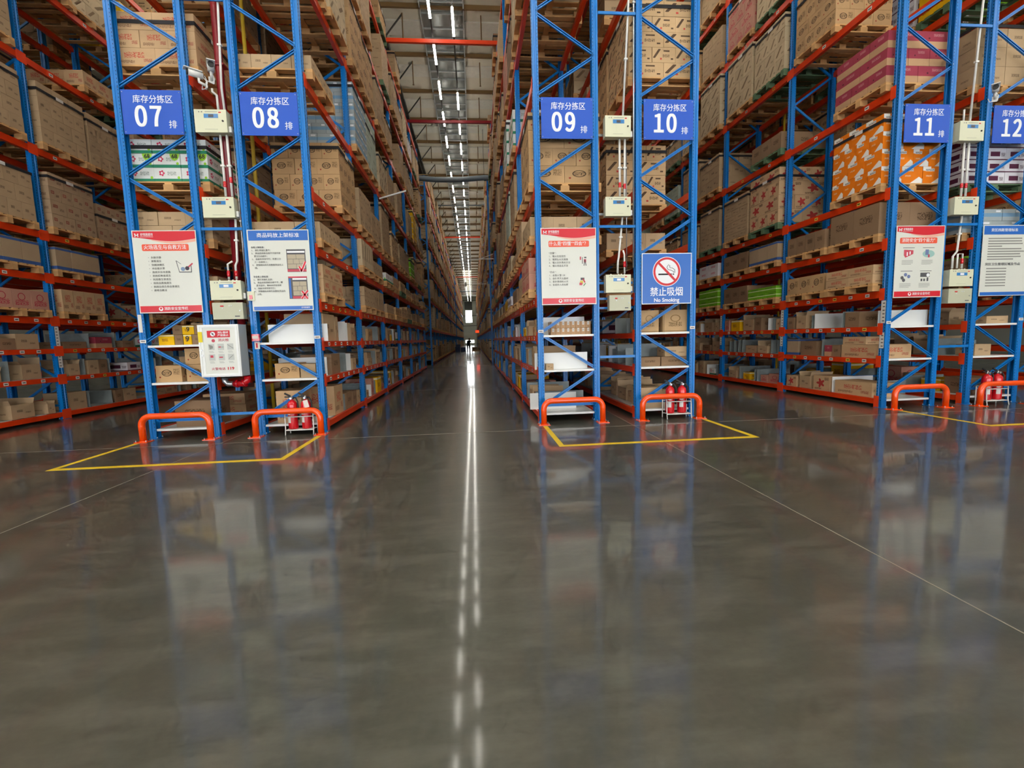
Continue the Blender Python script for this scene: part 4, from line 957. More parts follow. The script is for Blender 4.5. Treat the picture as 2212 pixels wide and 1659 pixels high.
    if row == 12:
        F('header', .02, .985, zb - za - .155, zb - za - .012, M['poster_blue']); F('footer', .02, .985, .01, .065, M['poster_blue'])
        T('货区四距管理标准', .055, .45, zb - za - .085, M['signwhite'], wid=.5, bold=.0003)
        T('货区卫生整理区域及节点', .05, .46, .53, M['poster_dark'], wid=.66, bold=.0003)
        k = MB()
        for i in range(9):
            z_ = za + .96 - i * .043; e = (.72, .72, .74, .30, .72, .78, .70, .72, .56)[i]; k.box(xa + .12 * w, xa + (.12 + e) * w, y - .002, y - .001, z_ - .009, z_ + .009)
        for i in range(7):
            z_ = za + .46 - i * .048; k.box(xa + .12 * w, xa + .55 * w, y - .002, y - .001, z_ - .009, z_ + .009)
        part('text_line_marking', k, M['poster_text'], t, o)
for r_ in (7, 8, 9, 11, 12): poster(r_, 0)

def no_smoking():
    xa, xb, za, zb = 2.708, 3.53, 1.855, 2.655; y = D - .03; o = (xa, y, za); cx = (xa + xb) / 2; cz = 2.365
    t = thing('no_smoking_sign', 'square blue no-smoking board on the end of row ten', 'sign', o)
    part('board', MB().box(xa, xb, y, y + .006, za, zb), M['signwhite'], t, o)
    part('field', flat(xa + .012, xb - .012, za + .012, zb - .012, y - .0002, .001), M['poster_blue'], t, o)
    part('disc', MB().poly(arc(cx, cz, .232, 0, 2 * PI, 48)[:-1], y - .0024, y - .0014), M['signwhite'], t, o)
    a1, a2 = arc(cx, cz, .222, 0, 2 * PI, 48)[:-1], arc(cx, cz, .188, 0, 2 * PI, 48)[:-1]; m = MB()
    for i in range(48):
        j = (i + 1) % 48; k = len(m.v)
        m.v += [(p[0], y - .0036, p[1]) for p in (a1[i], a1[j], a2[j], a2[i])]; m.face([k, k + 1, k + 2, k + 3])
    s = .205 * math.sqrt(.5); m.bar((cx - s, y - .0046, cz + s), (cx + s, y - .0046, cz - s), .036, .001)
    part('prohibition_ring', m, M['redm'], t, o)
    c = MB().box(cx - .14, cx + .08, y - .0036, y - .0026, cz - .055, cz - .03).box(cx + .088, cx + .094, y - .0036, y - .0026, cz - .055, cz - .03).box(cx + .104, cx + .12, y - .0036, y - .0026, cz - .055, cz - .03)
    c.tube([(cx + .115, y - .003, cz - .02), (cx + .11, y - .003, cz + .0), (cx + .07, y - .003, cz + .02), (cx + .02, y - .003, cz + .03), (cx + .0, y - .003, cz + .07), (cx + .03, y - .003, cz + .11)], .004, 6)
    c.tube([(cx + .13, y - .003, cz - .02), (cx + .13, y - .003, cz + .03), (cx + .09, y - .003, cz + .055), (cx + .05, y - .003, cz + .06), (cx + .045, y - .003, cz + .1)], .004, 6)
    part('cigarette', c, M['ink'], t, o)
    text('lettering', '禁止吸烟', .15, M['signwhite'], t, cx - o[0], -.0014, 2.04 - za, wid=.54, bold=.0015)
    text('lettering', 'No Smoking', .085, M['signwhite'], t, cx - o[0], -.0014, 1.915 - za, wid=.42, bold=.0018)
no_smoking()
lime = mat('print_lime', '#9ad02c', .5)
for ob, b_, sz_, m_, fx, fz in PRT:
    sx, sy, sz = ob.scale
    if b_ == '68':
        q = MB().poly([(.31 + px * .18, 1.0 + pz * .5) for px, pz in arc(0, 0, 1, PI, 2 * PI, 12)], -.5 - .002 / sy, -.5 - .0005 / sy); part('lime_print', q, lime, ob); fx, fz = .31, .80
    t_ = text('number_print', b_, sz_, m_, ob, fx, -.5 - .004 / sy, fz, bold=.002)
    t_.scale = (1 / sx, 1 / sz, 1 / sy)
# small tags on the posts
for row, x, nm in ((7, -4.905, 'outer'), (8, -2.41, 'aisle'), (9, 1.03, 'aisle'), (10, 3.53, 'aisle'), (11, 6.995, 'aisle'), (12, 9.49, 'aisle')):
    m = MB().box(x, x + .085, D - .0025, D - .0008, 1.445, 1.49); o = solo('post_tag', m, M['tag'], (x, D - .001, 1.445), 'white number tag on the %s post at the end of row %s' % (nm, NUM[row]), 'tag', 'number tags on the end posts')
    part('tag_print', MB().box(x + .015, x + .07, D - .0032, D - .0025, 1.462, 1.474), M['poster_dark'], o, (x, D - .001, 1.445))
m = MB().box(-4.9, -4.85, D - .0025, D - .0008, 1.60, 1.86); solo('post_sticker', m, M['tag'], (-4.9, D, 1.6), 'tall narrow white sticker on the outer post of row seven', 'sticker')

# ------------------------------------------------------------------ floor guards, tape, extinguishers
def guard(row):
    x = ENDS[row]; xa, xb = x + .04, x + .985; y = D - .20; r = .045; zc = .375; br = .13
    t = thing('floor_guard', 'orange tube guard bolted to the floor before row %s' % NUM[row], 'guard rail', (xa, y, 0), 'orange floor guards'); o = (xa, y, 0)
    pts = [(xa, y, .008), (xa, y, zc - br)] + [(a, y, b) for a, b in arc(xa + br, zc - br, br, PI, PI / 2, 7)[1:]] + [(a, y, b) for a, b in arc(xb - br, zc - br, br, PI / 2, 0, 7)] + [(xb, y, .008)]
    part('tube', MB().tube(pts, r, 18), M['guard'], t, o)
    for q in (xa, xb):
        p = part('base_plate', MB().box(q - .09, q + .09, y - .07, y + .09, 0, .009).lathe(q, y, [(.055, .009), (.047, .02)], 18), M['guard'], t, o)
        b = MB()
        for dx in (-.07, .07):
            for dy in (-.05, .07): b.lathe(q + dx, y + dy, [(.010, .009), (.010, .017), (.006, .018), (.006, .035)], 6)
        part('bolt', b, M['steel'], p, o)
for r_ in ENDS: guard(r_)
for (xa, xb), nm in (((-4.93, -2.30), 'rows seven and eight'), ((1.03, 3.67), 'rows nine and ten'), ((7.0, 9.6), 'rows eleven and twelve')):
    m = MB().box(xa, xb, 5.42, 5.50, 0, .0016).box(xa, xa + .07, 5.50, 6.76, 0, .0016).box(xb - .07, xb, 5.50, 6.76, 0, .0016)
    solo('floor_tape', m, M['tapey'], (xa, 5.42, 0), 'yellow tape outline on the floor before %s' % nm, 'floor tape')

def extinguisher(x, y, z0, label, tag_=False, lean=0):
    t = thing('fire_extinguisher', label, 'fire extinguisher', (x, y, z0), 'red fire extinguishers')
    b = MB().lathe(0, 0, [(.055, 0), (.069, .006), (.071, .02), (.071, .36), (.066, .395), (.048, .42), (.026, .435), (.02, .45)], 22)
    part('cylinder', b, M['red'], t)
    l = MB()
    for k in range(9):
        a0 = -PI * .8 + k * .09; a1 = a0 + .09
        for za, zb, mi in ((.10, .19, 0), (.22, .235, 0)):
            n = len(l.v); q = .0725
            l.v += [(q * math.cos(a0), q * math.sin(a0), za), (q * math.cos(a1), q * math.sin(a1), za), (q * math.cos(a1), q * math.sin(a1), zb), (q * math.cos(a0), q * math.sin(a0), zb)]
            l.face([n, n + 1, n + 2, n + 3], mi)
    part('printed_label', l, M['white'], t)
    v = MB().lathe(0, 0, [(.022, .45), (.022, .475), (.014, .48), (.014, .50)], 12); v.tube([(0, -.02, .47), (0, -.045, .47)], .017, 10)
    part('valve', v, M['steel'], t)
    h = MB().bar((-.02, 0, .50), (-.10, 0, .545), .022, .02).bar((-.01, 0, .485), (-.10, 0, .49), .018, .018)
    part('lever', h, M['black'], t)
    hs = MB().tube([(.015, 0, .47), (.06, -.01, .475), (.09, -.02, .42), (.093, -.02, .30), (.088, -.015, .14)], [.011] * 4 + [.014], 10)
    part('hose', hs, M['black'], t)
    if tag_: part('inspection_tag', MB().bar((.02, -.074, .44), (.045, -.078, .33), .07, .001), M['tag'], t)
    return t
def stand(xa, xb, y, label):
    t = thing('extinguisher_stand', label, 'extinguisher stand', (xa, y, 0), 'wire extinguisher stands'); r = .0085
    w = xb - xa; ya, yb = -.085, .083
    for q in (0, w):
        f = MB(); f.tube([(q, ya - .02, .0), (q, ya, .10), (q, ya + .01, .32)], r, 8); f.tube([(q, yb, .32), (q, yb + .002, .10), (q, yb + .006, 0)], r, 8); f.tube([(q, ya + .01, .32), (q, yb, .32)], r, 8)
        part('leg_frame', f, M['white'], t)
    g = MB()
    for z in (.075, .28):
        g.tube([(0, ya + .003, z), (w, ya + .003, z)], r, 8); g.tube([(0, yb, z), (w, yb, z)], r, 8)
    for i in range(1, 5): g.tube([(w * i / 5, ya, .07), (w * i / 5, yb, .07)], .004, 6)
    part('cross_bar', g, M['white'], t)
    part('tray', MB().box(.005, w - .005, ya + .01, yb - .01, .078, .084), M['white'], t)
for row, xa, xb, nm in ((8, -2.87, -2.46, 'eight'), (10, 3.08, 3.49, 'ten'), (12, 8.78, 9.19, 'twelve')):
    y = D - .005 if row != 8 else D - .01
    y = 6.99
    stand(xa, xb, y, 'white wire stand holding extinguishers at the foot of row %s' % nm)
    c = (xa + xb) / 2
    extinguisher(xa + .088, y, .0855, 'red extinguisher nearer the flue in the stand at row %s' % nm)
    extinguisher(xb - .122, y, .0855, 'red extinguisher nearer the outer post in the stand at row %s' % nm, row == 8)

# ------------------------------------------------------------------ control boxes, hydrant cabinet, pipes between paired rows
def control_box(xa, xb, za, zb, row, pos, small=False):
    ya, yb = D - .03, D + .10; o = (xa, ya, za); m0 = M['cream2'] if small else M['cream']
    t = thing('control_box', '%s control box, %s, between %s' % ('grey cream' if small else 'cream', pos, row), 'electrical box', o)
    part('body', MB().box(xa + .004, xb - .004, ya + .02, yb, za + .004, zb - .004), m0, t, o)
    d = part('door', MB().box(xa, xb, ya, ya + .018, za, zb), m0, t, o)
    w, h = xb - xa, zb - za
    if not small:
        part('display', MB().box(xa + .30 * w, xa + .74 * w, ya - .003, ya, zb - .37 * h, zb - .19 * h), M['lcd'], d, o)
        part('display_screen', MB().box(xa + .44 * w, xa + .60 * w, ya - .0045, ya - .003, zb - .34 * h, zb - .22 * h), M['poster_dark'] if pos != 'third from the top' else M['signwhite'], d, o)
        k = MB().box(xa + .14 * w, xa + .17 * w, ya - .002, ya, zb - .13 * h, zb - .08 * h).box(xa + .22 * w, xa + .26 * w, ya - .002, ya, zb - .13 * h, zb - .08 * h).box(xa + .34 * w, xa + .72 * w, ya - .002, ya, zb - .11 * h, zb - .09 * h)
        part('printed_line_marking', k, M['poster_text'], d, o)
        part('brand_mark', MB().box(xa + .76 * w, xa + .84 * w, ya - .002, ya, zb - .15 * h, zb - .10 * h), M['redm'], d, o)
        part('lock', MB().tube([(xa + .88 * w, ya - .008, za + .5 * h), (xa + .88 * w, ya, za + .5 * h)], .013, 12), M['ink'], d, o)
        part('vent_line', MB().box(xa + .3 * w, xa + .7 * w, ya - .002, ya, za + .13 * h, za + .15 * h), M['cream2'], d, o)
        gl = MB()
        for q in (.25, .55, .68, .8): gl.lathe(xa + q * w, ya + .07, [(.013, zb - .004 ), (.013, zb + .015), (.008, zb + .02)], 8)
        part('cable_gland', gl, M['white'], t, o)
        part('mounting_tab', MB().box(xb + .002, xb + .035, ya + .04, ya + .09, za + .02, za + .10), M['white'], t, o)
    else:
        part('indicator', MB().box(xa + .26 * w, xa + .37 * w, ya - .003, ya, zb - .25 * h, zb - .17 * h), M['redm'], d, o)
        part('button', MB().tube([(xa + .33 * w, ya - .006, zb - .35 * h), (xa + .33 * w, ya, zb - .35 * h)], .008, 8).tube([(xa + .56 * w, ya - .006, zb - .2 * h), (xa + .56 * w, ya, zb - .2 * h)], .008, 8).tube([(xa + .63 * w, ya - .006, zb - .2 * h), (xa + .63 * w, ya, zb - .2 * h)], .008, 8), M['signwhite'], d, o)
        part('name_plate', MB().box(xa + .72 * w, xa + .88 * w, ya - .003, ya, za + .14 * h, za + .2 * h), M['poster_dark'], d, o)
        part('lock', MB().tube([(xa + .9 * w, ya - .008, za + .5 * h), (xa + .9 * w, ya, za + .5 * h)], .009, 10), M['steel'], d, o)
POS = ['topmost', 'second from the top', 'third from the top']
for (xa, xb, xs), nm in (((-3.835, -3.40, -3.83), 'rows seven and eight'), ((2.125, 2.53, 2.18), 'rows nine and ten'), ((8.075, 8.515, 8.08), 'rows eleven and twelve')):
    for i, (za, zb) in enumerate(((4.41, 4.72), (3.23, 3.52), (2.05, 2.33))): control_box(xa, xb, za, zb, nm, POS[i])
    control_box(xs, xb, 1.765, 2.01, nm, 'lowest', True)

def conduit(pts, r, label, m='white', name='conduit', tags=()):
    o = tuple(pts[0]); t = link(name, MB().tube([tuple(a - b for a, b in zip(p, o)) for p in pts], r, 10).mesh(name, [M[m]]), None, o, label=label, category='conduit' if name == 'conduit' else 'pipe')
    for p in tags: part('valve_tag', MB().lathe(p[0], p[1], [(.012, p[2] - .05), (.022, p[2] - .03), (.022, p[2] + .03), (.012, p[2] + .05)], 10), M['red'], t, o)
    cl = MB(); n = 0
    for a, b in zip(pts, pts[1:]):
        if abs(a[2] - b[2]) > .5:
            f = .5; c = [a[i] + (b[i] - a[i]) * f for i in range(3)]; cl.cbox(c[0], c[1], c[2], r * 3.4, r * 2.6, .025); n += 1
    if n: part('clip', cl, M[m], t, o)
Y = D + .05
conduit([(-3.40, Y, 10.5), (-3.42, Y, 6.2), (-3.47, Y, 5.05), (-3.455, Y, 4.75)], .016, 'tall white conduit dropping onto the topmost box beside row eight')
conduit([(-3.60, Y, 5.04), (-3.60, Y, 5.0), (-3.545, Y, 4.95), (-3.54, Y, 4.75)], .016, 'short white conduit above the topmost box between rows seven and eight')
conduit([(-3.545, Y, 4.405), (-3.54, Y, 3.55)], .017, 'white conduit with red collar nearer row seven, between upper boxes', tags=((-3.54, Y, 3.72),))
conduit([(-3.455, Y, 4.405), (-3.45, Y, 3.55)], .017, 'white conduit with red collar nearer row eight, between upper boxes', tags=((-3.45, Y, 3.78),))
conduit([(-3.435, Y, 3.225), (-3.46, Y, 2.62), (-3.49, Y, 2.56), (-3.49, Y, 2.36)], .016, 'white conduit bending down to the third box beside row eight', tags=((-3.49, Y, 2.44),))
conduit([(-3.60, Y, 2.36), (-3.60, Y, 2.58), (-3.53, Y, 2.62)], .014, 'short white conduit stub beside a bent one, rows seven and eight', tags=((-3.6, Y, 2.44),))
conduit([(-3.365, Y, 4.7), (-3.365, Y, 1.7)], .008, 'thin grey cable tube running down beside the post of row eight', 'steel')
conduit([(2.53, Y, 10.5), (2.52, Y, 6.4), (2.43, Y, 4.75)], .016, 'tall white conduit slanting down to the topmost box beside row ten')
conduit([(2.375, Y, 4.405), (2.38, Y, 3.55)], .017, 'white conduit with red collar nearer row nine, between upper boxes', tags=((2.38, Y, 3.72),))
conduit([(2.46, Y, 4.405), (2.455, Y, 3.55)], .017, 'white conduit with red collar nearer row ten, between upper boxes', tags=((2.457, Y, 3.70),))
conduit([(2.42, Y, 3.225), (2.36, Y, 2.62), (2.345, Y, 2.55), (2.34, Y, 2.36)], .016, 'white conduit slanting to the third box between rows nine and ten')
conduit([(2.43, Y, 2.72), (2.45, Y, 2.66), (2.455, Y, 2.36)], .014, 'white conduit branch with red collar, rows nine and ten', tags=((2.455, Y, 2.5),))
conduit([(2.597, D + .04, 10.3), (2.597, D + .04, 2.45)], .014, 'slim silver pipe beside the flue post of row ten', 'steel', 'pipe')
conduit([(2.495, Y + .03, 4.3), (2.50, Y + .03, 2.4)], .007, 'thin dark cable tube between rows nine and ten', 'steel')
conduit([(8.44, Y, 10.5), (8.42, Y, 6.6), (8.335, Y, 4.75)], .016, 'tall white conduit slanting down between rows eleven and twelve')
conduit([(8.22, Y, 4.93), (8.22, Y, 4.75)], .014, 'white conduit stub on the topmost box beside row eleven')
conduit([(8.265, Y, 4.405), (8.27, Y, 3.55)], .017, 'white conduit with red collar nearer row eleven, between upper boxes', tags=((8.27, Y, 3.72),))
conduit([(8.35, Y, 4.405), (8.35, Y, 3.55)], .017, 'white conduit with red collar nearer row twelve, between upper boxes', tags=((8.35, Y, 3.72),))
conduit([(8.315, Y, 3.225), (8.27, Y, 2.64), (8.20, Y, 2.56), (8.20, Y, 2.36)], .016, 'white conduit slanting to the third box beside row eleven')
conduit([(8.29, Y, 2.36), (8.29, Y, 2.6), (8.38, Y, 2.6), (8.38, Y, 2.36)], .014, 'white looped conduit above the third box beside row twelve', tags=((8.38, Y, 2.48),))
conduit([(-3.62, D + .35, 10.2), (-3.62, D + .35, .82)], .055, 'dark red sprinkler riser standing between rows seven and eight', 'darkred', 'pipe')
for x, y, l in ((-3.62, 8.3, 'yellow upright pipe behind the riser between rows seven and eight'), (8.28, 11.6, 'yellow upright pipe between rows eleven and twelve, nearer one'), (8.28, 16.6, 'yellow upright pipe between rows eleven and twelve, farther one')):
    conduit([(x, y, 10.2), (x, y, 0.1)], .03, l, 'brass', 'pipe')

def hydrant():
    xa, xb, za, zb = -3.945, -3.385, .925, 1.68; ya, yb = D - .25, D - .01; o = (xa, ya, za); w = xb - xa; h = zb - za
    t = thing('hydrant_cabinet', 'white hydrant cabinet with printed glass door between rows seven and eight', 'hydrant cabinet', o)
    part('case', MB().box(xa + .004, xb - .004, ya + .02, yb, za, zb), mat('cabinet_grey', '#aab4b4', .4), t, o)
    m = MB(); fw = .048
    m.box(xa, xb, ya, ya + .02, za, za + fw).box(xa, xb, ya, ya + .02, zb - fw, zb).box(xa, xa + fw + .02, ya, ya + .02, za + fw, zb - fw).box(xb - fw, xb, ya, ya + .02, za + fw, zb - fw)
    m.box(xa + .014, xb - .014, ya - .008, ya, za + .014, za + .03).box(xa + .014, xb - .014, ya - .008, ya, zb - .03, zb - .014).box(xa + .014, xa + .03, ya - .008, ya, za + .03, zb - .03).box(xb - .03, xb - .014, ya - .008, ya, za + .03, zb - .03)
    d = part('door_frame', m, M['whitegloss'], t, o)
    part('glass', MB().box(xa + fw + .02, xb - fw, ya + .006, ya + .012, za + fw, zb - fw), M['paper'], t, o)
    y = ya + .005
    part('red_notice', MB().box(xa + .22 * w, xa + .78 * w, y - .001, y, zb - .185, zb - .085), M['redm'], d, o)
    part('notice_disc', MB().poly(arc(xa + .36 * w, zb - .135, .033, 0, 2 * PI, 18)[:-1], y - .0022, y - .0012), M['signwhite'], d, o)
    part('notice_bar', MB().bar((xa + .33 * w, y - .003, zb - .115), (xa + .39 * w, y - .003, zb - .155), .01, .0008).box(xa + .34 * w, xa + .38 * w, y - .003, y - .0024, zb - .146, zb - .122), M['poster_dark'], d, o)
    def T(b, sz, fx, z, m_, **k): return text('lettering', b, sz, m_, d, fx * w, y - ya - .0022, z - za, **k)
    T('消防器材', .034, .61, zb - .116, M['signwhite'], wid=.15, bold=.0003); T('严禁圈占', .034, .61, zb - .157, M['signwhite'], wid=.15, bold=.0003)
    T('消火栓', .045, .61, zb - .225, M['pinkred'], wid=.15, bold=.0003); T('火警电话', .04, .43, za + .115, M['pinkred'], wid=.19, bold=.0003); T('119', .055, .73, za + .117, M['redm'], wid=.09, bold=.0022)
    part('emblem', MB().poly(arc(xa + .36 * w, zb - .23, .024, 0, 2 * PI, 14)[:-1], y - .001, y - .0002), M['pinkred'], d, o)
    g = MB()
    for r_ in range(2):
        for c_ in range(3):
            bx, bz = xa + (.22 + .235 * c_) * w, za + .39 - r_ * .15
            g.box(bx, bx + .085, y - .0008, y, bz, bz + .09, 0)
            [lambda: g.poly([(bx + .01, bz + .08), (bx + .065, bz + .06), (bx + .065, bz + .025), (bx + .02, bz + .01)], y - .0018, y - .0008, 1),
             lambda: g.box(bx + .01, bx + .045, y - .0018, y - .0008, bz + .035, bz + .05, 2).box(bx + .05, bx + .08, y - .0018, y - .0008, bz + .038, bz + .046, 1),
             lambda: g.bar((bx + .005, y - .0013, bz + .075), (bx + .08, y - .0013, bz + .02), .007, .001, 1),
             lambda: g.box(bx + .02, bx + .06, y - .0018, y - .0008, bz + .04, bz + .075, 2),
             lambda: g.box(bx + .01, bx + .06, y - .0018, y - .0008, bz + .035, bz + .052, 2),
             lambda: g.bar((bx + .01, y - .0013, bz + .02), (bx + .07, y - .0013, bz + .07), .007, .001, 1)][r_ * 3 + c_]()
            g.box(bx + .005, bx + .065, y - .0008, y, bz - .022, bz - .018, 1).box(bx + .01, bx + .075, y - .0008, y, bz - .038, bz - .034, 1)
    part('equipment_print', g, [mat('print_frame_grey', '#c4c8c2'), M['poster_text'], M['pinkred']], d, o)
    part('yellow_seal', MB().box(xa + .006, xa + .062, ya - .0095, ya - .0082, zb - .25, zb - .10), mat('seal_yellow', '#f0d820', .5), d, o)
    part('hinge', MB().box(xa + .03, xa + .045, ya - .006, ya, za + .3, za + .33).box(xa + .03, xa + .045, ya - .006, ya, za + .38, za + .4), M['steel'], d, o)
    c = MB().tube([(-3.76, D + .0, .90), (-3.76, D, .84), (-3.72, D, .80), (-3.64, D, .80)], .042, 14)
    o2 = (-3.76, D, .8); solo('pipe_elbow', c, M['steel'], o2, 'silver pipe elbow under the hydrant cabinet', 'pipe fitting')
    c = MB().tube([(-3.635, D, .80), (-3.50, D, .80), (-3.44, D, .84), (-3.44, D, .91)], .05, 14).tube([(-3.60, D, .80), (-3.57, D, .80)], .062, 14).tube([(-3.50, D, .80), (-3.47, D, .81)], .062, 14)
    solo('red_coupling', c, M['red'], (-3.6, D, .8), 'red pipe coupling under the hydrant cabinet', 'pipe fitting')
hydrant()
def post_box(name, xa, za, w, h, mats, label, cat, dots):
    o = (xa, D - .045, za); t = thing(name, label, cat, o)
    part('case', MB().box(xa, xa + w, D - .045, D - .0015, za, za + h), mats[0], t, o)
    for nm, a, b, c, d, m_ in dots: part(nm, MB().box(xa + a * w, xa + b * w, D - .05, D - .045, za + c * h, za + d * h), m_, t, o)
post_box('alarm_button', -3.315, 2.03, .10, .135, [M['cream']], 'cream call point with red button on the flue post of row eight', 'call point', [('button', .28, .72, .15, .6, M['red'])])
post_box('red_call_box', -3.305, 1.43, .105, .105, [M['red']], 'small red call box beside the hydrant cabinet', 'call point', [('face_label', .1, .9, .35, .75, M['tag'])])
for i, (x, z, l) in enumerate(((-3.27, 1.90, 'white slip under the cream call point on row eight'), (-3.29, 1.31, 'white slip with red print below the red call box'))):
    o = solo('paper_slip', MB().box(x, x + .075, D - .003, D - .001, z, z + .11), M['tag'], (x, D, z), l, 'paper slip')
    if i: part('slip_print', MB().box(x + .02, x + .045, D - .004, D - .003, z + .02, z + .09), M['redm'], o, (x, D, z))

def bullet_camera(x, y, z, yaw, pitch, label):
    t = thing('security_camera', label, 'camera', (x, y, z), None, (0, 0, yaw))
    b = MB().tube([(0, .10, 0), (0, -.07, 0)], .042, 16); b.box(-.05, .05, -.12, .09, .035, .045)
    part('body', b, M['white'], t)
    part('lens', MB().tube([(0, -.07, 0), (0, -.085, 0)], .038, 16), M['black'], t)
    part('mount_bracket', MB().tube([(0, .05, -.04), (0, .05, -.09), (0, .13, -.11)], .018, 10).box(-.035, .035, .125, .14, -.15, -.07), M['white'], t)
    part('cable', MB().tube([(0, .1, -.01), (.04, .14, -.08), (.02, .12, -.16), (-.06, .09, -.15), (-.08, .1, -.09)], .006, 8), M['white'], t)
bullet_camera(-3.455, D - .22, 5.18, .5, 0, 'white security camera on the conduit above the boxes beside row eight')
bullet_camera(-3.67, D - .24, 5.08, -.9, 0, 'black-fronted security camera with looped cable beside row seven')
bullet_camera(8.43, D - .22, 5.12, -.9, 0, 'white security camera with looped cable beside row twelve')

# ------------------------------------------------------------------ overhead: tie beams, duct, arms, drops
for y, z, nm, m_ in ((D + 3 * P + .05, 10.40, 'nearest', 'conn'), (D + 5 * P + .05, 10.40, 'second', 'darkred'), (41, 10.45, 'third', 'conn'), (66.3, 10.45, 'farthest', 'conn')):
    xl, xr = (-3.3, 1.95) if y < 25 else (-2.24, .94)
    solo('tie_beam', MB().box(xl, xr, y - .04, y + .04, z - .055, z + .055), M[m_], (-3.3, y, z), '%s red tie beam crossing over the middle aisle between rack tops' % nm, 'tie beam')
for y, z, r, xa, xb, nm in ((24.0, 9.6, .13, -4.1, 13.2, 'thick grey duct crossing the aisles at the cross aisle'), (36, 11.75, .05, -3, 2, 'thin grey pipe crossing high over the middle aisle'), (87, 10.6, .1, -2.24, .94, 'far grey pipe crossing over the middle aisle before the end wall')):
    n = 14; pts = [(xa + (xb - xa) * i / n, y, z + (.07 * math.sin(i * 1.9) if r > .1 else 0)) for i in range(n + 1)]
    o = solo('overhead_pipe', MB().tube(pts, r, 14), M['pipe'], (xa, y, z), nm, 'pipe')
    hg = MB()
    for i in range(1, n, 3): hg.tube([(pts[i][0], y, pts[i][2] + r), (pts[i][0], y, ZC - .32)], .008, 6)
    part('hanger_rod', hg, M['darksteel'], o, (xa, y, z))
def arm(x0, x1, y, z, dz, label, head=True):
    o = (x0, y, z); t = thing('bracket_arm', label, 'bracket arm', o); sg = 1 if x1 > x0 else -1
    part('arm', MB().bar((x0, y, z), (x1, y, z + dz), .035, .035), M['white'], t, o)
    if head:
        part('brace', MB().bar((x0, y, z + .22), (x0 + (x1 - x0) * .45, y, z + .02), .02, .02), M['white'], t, o)
        m = MB().tube([(x1, y, z + dz), (x1 + sg * .05, y, z + dz)], [.05, .2], 16).tube([(x1 + sg * .05, y, z + dz), (x1 + sg * .14, y, z + dz)], [.2, .06], 16)
        part('head', m, M['white'], t, o)
arm(1.02, -.2, 20.3, 4.92, 0, 'nearer long white bracket arm with a round head on row nine')
arm(1.02, -.3, 29.5, 4.95, 0, 'farther long white bracket arm with a round head, in line with row nine')
arm(-2.32, -1.62, 12.35, 5.1, .2, 'plain white bar sticking out of row eight', False)
i = 0
for j in range(0, 12):
    y = 15.95 + (j - 1) * 2.53
    for x, s_ in ((-1.95, 'row eight'), (.62, 'row nine')):
        solo('sprinkler_drop', MB().tube([(x, y, 12.04), (x, y, 11.22)], .02, 8).lathe(x, y, [(.01, 11.16), (.04, 11.18), (.01, 11.22)], 8), M['purlin'], (x, y, 11.2), 'thin brown sprinkler drop on the %s purlin, on the side of %s' % (ORD[j + 1], s_), 'sprinkler')
for x, y, l in ((-5.2, 24.2, 'bright round lamp over the cross aisle behind row seven'), (-5.9, 22.9, 'second bright round lamp behind row seven')):
    o = solo('high_bay_lamp', MB().lathe(x, y, [(.22, 10.9), (.22, 10.93)], 20), M['tube'], (x, y, 10.9), l, 'lamp')
    part('housing', MB().lathe(x, y, [(.24, 10.94), (.1, 11.1), (.06, 11.3)], 20).tube([(x, y, 11.3), (x, y, 12.3)], .01, 6), M['white'], o, (x, y, 10.9))

# ------------------------------------------------------------------ far end of the aisle
def person():
    o = (-.55, 48, 0); t = thing('person', 'dark-clothed person bending over a trolley far down the middle aisle', 'person', o)
    def skin(name, V, E_, rad, m_, parent=t):
        me = bpy.data.meshes.new(name); me.from_pydata(V, E_, []); ob = link(name, me, parent)
        ob.modifiers.new('s', 'SKIN'); 
        for i, r in enumerate(rad): me.skin_vertices[0].data[i].radius = (r, r)
        me.skin_vertices[0].data[0].use_root = True
        ss = ob.modifiers.new('d', 'SUBSURF'); ss.levels = 1; ss.render_levels = 1
        me.materials.append(m_); 
        dg = bpy.context.evaluated_depsgraph_get(); m2 = bpy.data.meshes.new_from_object(ob.evaluated_get(dg)); ob.modifiers.clear(); ob.data = m2; m2.name = name
        return ob
    V = [(0, 0, .88), (.04, -.16, 1.10), (.10, -.34, 1.26), (.12, -.44, 1.32), (.13, -.52, 1.37),
         (-.10, 0, .84), (-.11, .03, .46), (-.12, .10, .06), (-.12, -.02, .03), (.10, 0, .84), (.12, -.08, .46), (.12, -.02, .06), (.12, -.14, .03),
         (-.10, -.32, 1.24), (-.14, -.42, 1.02), (-.08, -.62, .98), (.28, -.32, 1.24), (.32, -.44, 1.02), (.28, -.64, .98)]
    E_ = [(0, 1), (1, 2), (2, 3), (3, 4), (0, 5), (5, 6), (6, 7), (7, 8), (0, 9), (9, 10), (10, 11), (11, 12), (2, 13), (13, 14), (14, 15), (2, 16), (16, 17), (17, 18)]
    rad = [.14, .15, .15, .06, .05, .09, .07, .05, .045, .09, .07, .05, .045, .06, .045, .035, .06, .045, .035]
    skin('body', V, E_, rad, M['cloth_dark'])
    part('head', MB().lathe(.13, -.56, [(.02, 1.30), (.07, 1.34), (.085, 1.41), (.085, 1.46), (.07, 1.51), (.02, 1.54)], 14), M['skin'], t)
    part('hair', MB().lathe(.13, -.545, [(.092, 1.42), (.095, 1.47), (.075, 1.53), (.02, 1.555)], 14), M['hair'], t)
person()
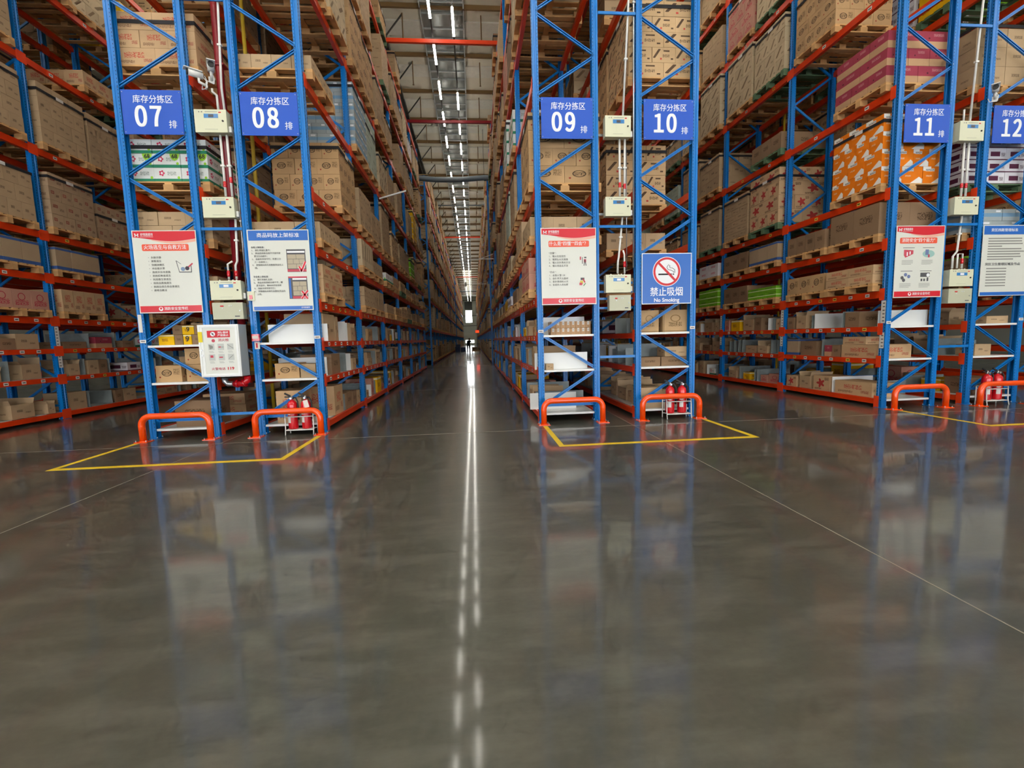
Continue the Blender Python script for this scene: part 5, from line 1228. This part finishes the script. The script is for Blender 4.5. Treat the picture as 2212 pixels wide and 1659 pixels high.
def trolley():
    o = (.25, 46.6, 0); t = thing('pallet_trolley', 'low trolley carrying olive boxes far down the middle aisle', 'trolley', o)
    part('deck', MB().box(-.45, .45, -.5, .5, .18, .26), M['wood'], t)
    for a in (-.38, .38):
        for b in (-.4, .4): part('wheel', MB().tube([(a - .03, b, .09), (a + .03, b, .09)], .09, 14), M['black'], t)
    part('handle', MB().tube([(.35, -.5, .25), (.38, -.56, .95), (-.38, -.56, .95), (-.35, -.5, .25)], .02, 8), M['cloth_navy'], t)
    for i, (a, b, c, d) in enumerate(((-.42, .1, .262, .62), (.12, .44, .262, .56))):
        solo('trolley_carton', MB().box(.25 + a, .25 + b, 46.25, 47.0, c, d), M['green'] if 0 else CT['X'][0], (.25 + a, 46.6, c), '%s olive brown box riding on the far trolley' % ('larger', 'smaller')[i], 'carton')
trolley()
for i, (x, y, h) in enumerate(((-1.85, 53, .55), (-1.25, 54.2, .45), (-1.9, 56, .8))):
    solo('blue_crate', MB().box(x - .28, x + .28, y - .4, y + .4, 0, h).box(x - .3, x + .3, y - .42, y + .42, h, h + .04), M['cloth_navy'], (x, y, 0), '%s navy blue crate on the floor far down the middle aisle' % ('nearest', 'lower', 'farthest and tallest')[i], 'crate')
def far_sign():
    o = (.55, 60, 0); t = thing('exit_sign', 'small lit red sign on a post by the end of the aisle', 'sign', o)
    part('post', MB().box(-.03, .03, -.03, .03, 0, 2.3), M['pipe'], t); part('lit_face', MB().box(-.22, .22, -.05, -.031, 2.3, 2.58), M['ledred'], t)
    part('box', MB().box(-.24, .24, -.03, .05, 2.28, 2.6), M['black'], t)
far_sign()
struct('trim_90', MB().box(-1.96, -.02, Y1 - .05, Y1, 9.15, 11.06), mat('louvre_dark', '#4a4c48', .7))
sc = bpy.context.scene
w = bpy.data.worlds.new('world'); sc.world = w; w.use_nodes = True
w.node_tree.nodes['Background'].inputs[0].default_value = (.8, .9, 1, 1); w.node_tree.nodes['Background'].inputs[1].default_value = .05
sc.view_settings.view_transform = 'Standard'; sc.view_settings.look = 'None'; sc.view_settings.gamma = 1; sc.view_settings.exposure = 0.1; sc.view_settings.use_curve_mapping = False
sc.cycles.use_denoising = True; sc.cycles.max_bounces = 4; sc.cycles.diffuse_bounces = 2; sc.cycles.glossy_bounces = 3; sc.cycles.sample_clamp_indirect = 5
sc.cycles.use_adaptive_sampling = True; sc.cycles.adaptive_threshold = .1; sc.cycles.adaptive_min_samples = 12; sc.cycles.caustics_reflective = False; sc.cycles.caustics_refractive = False
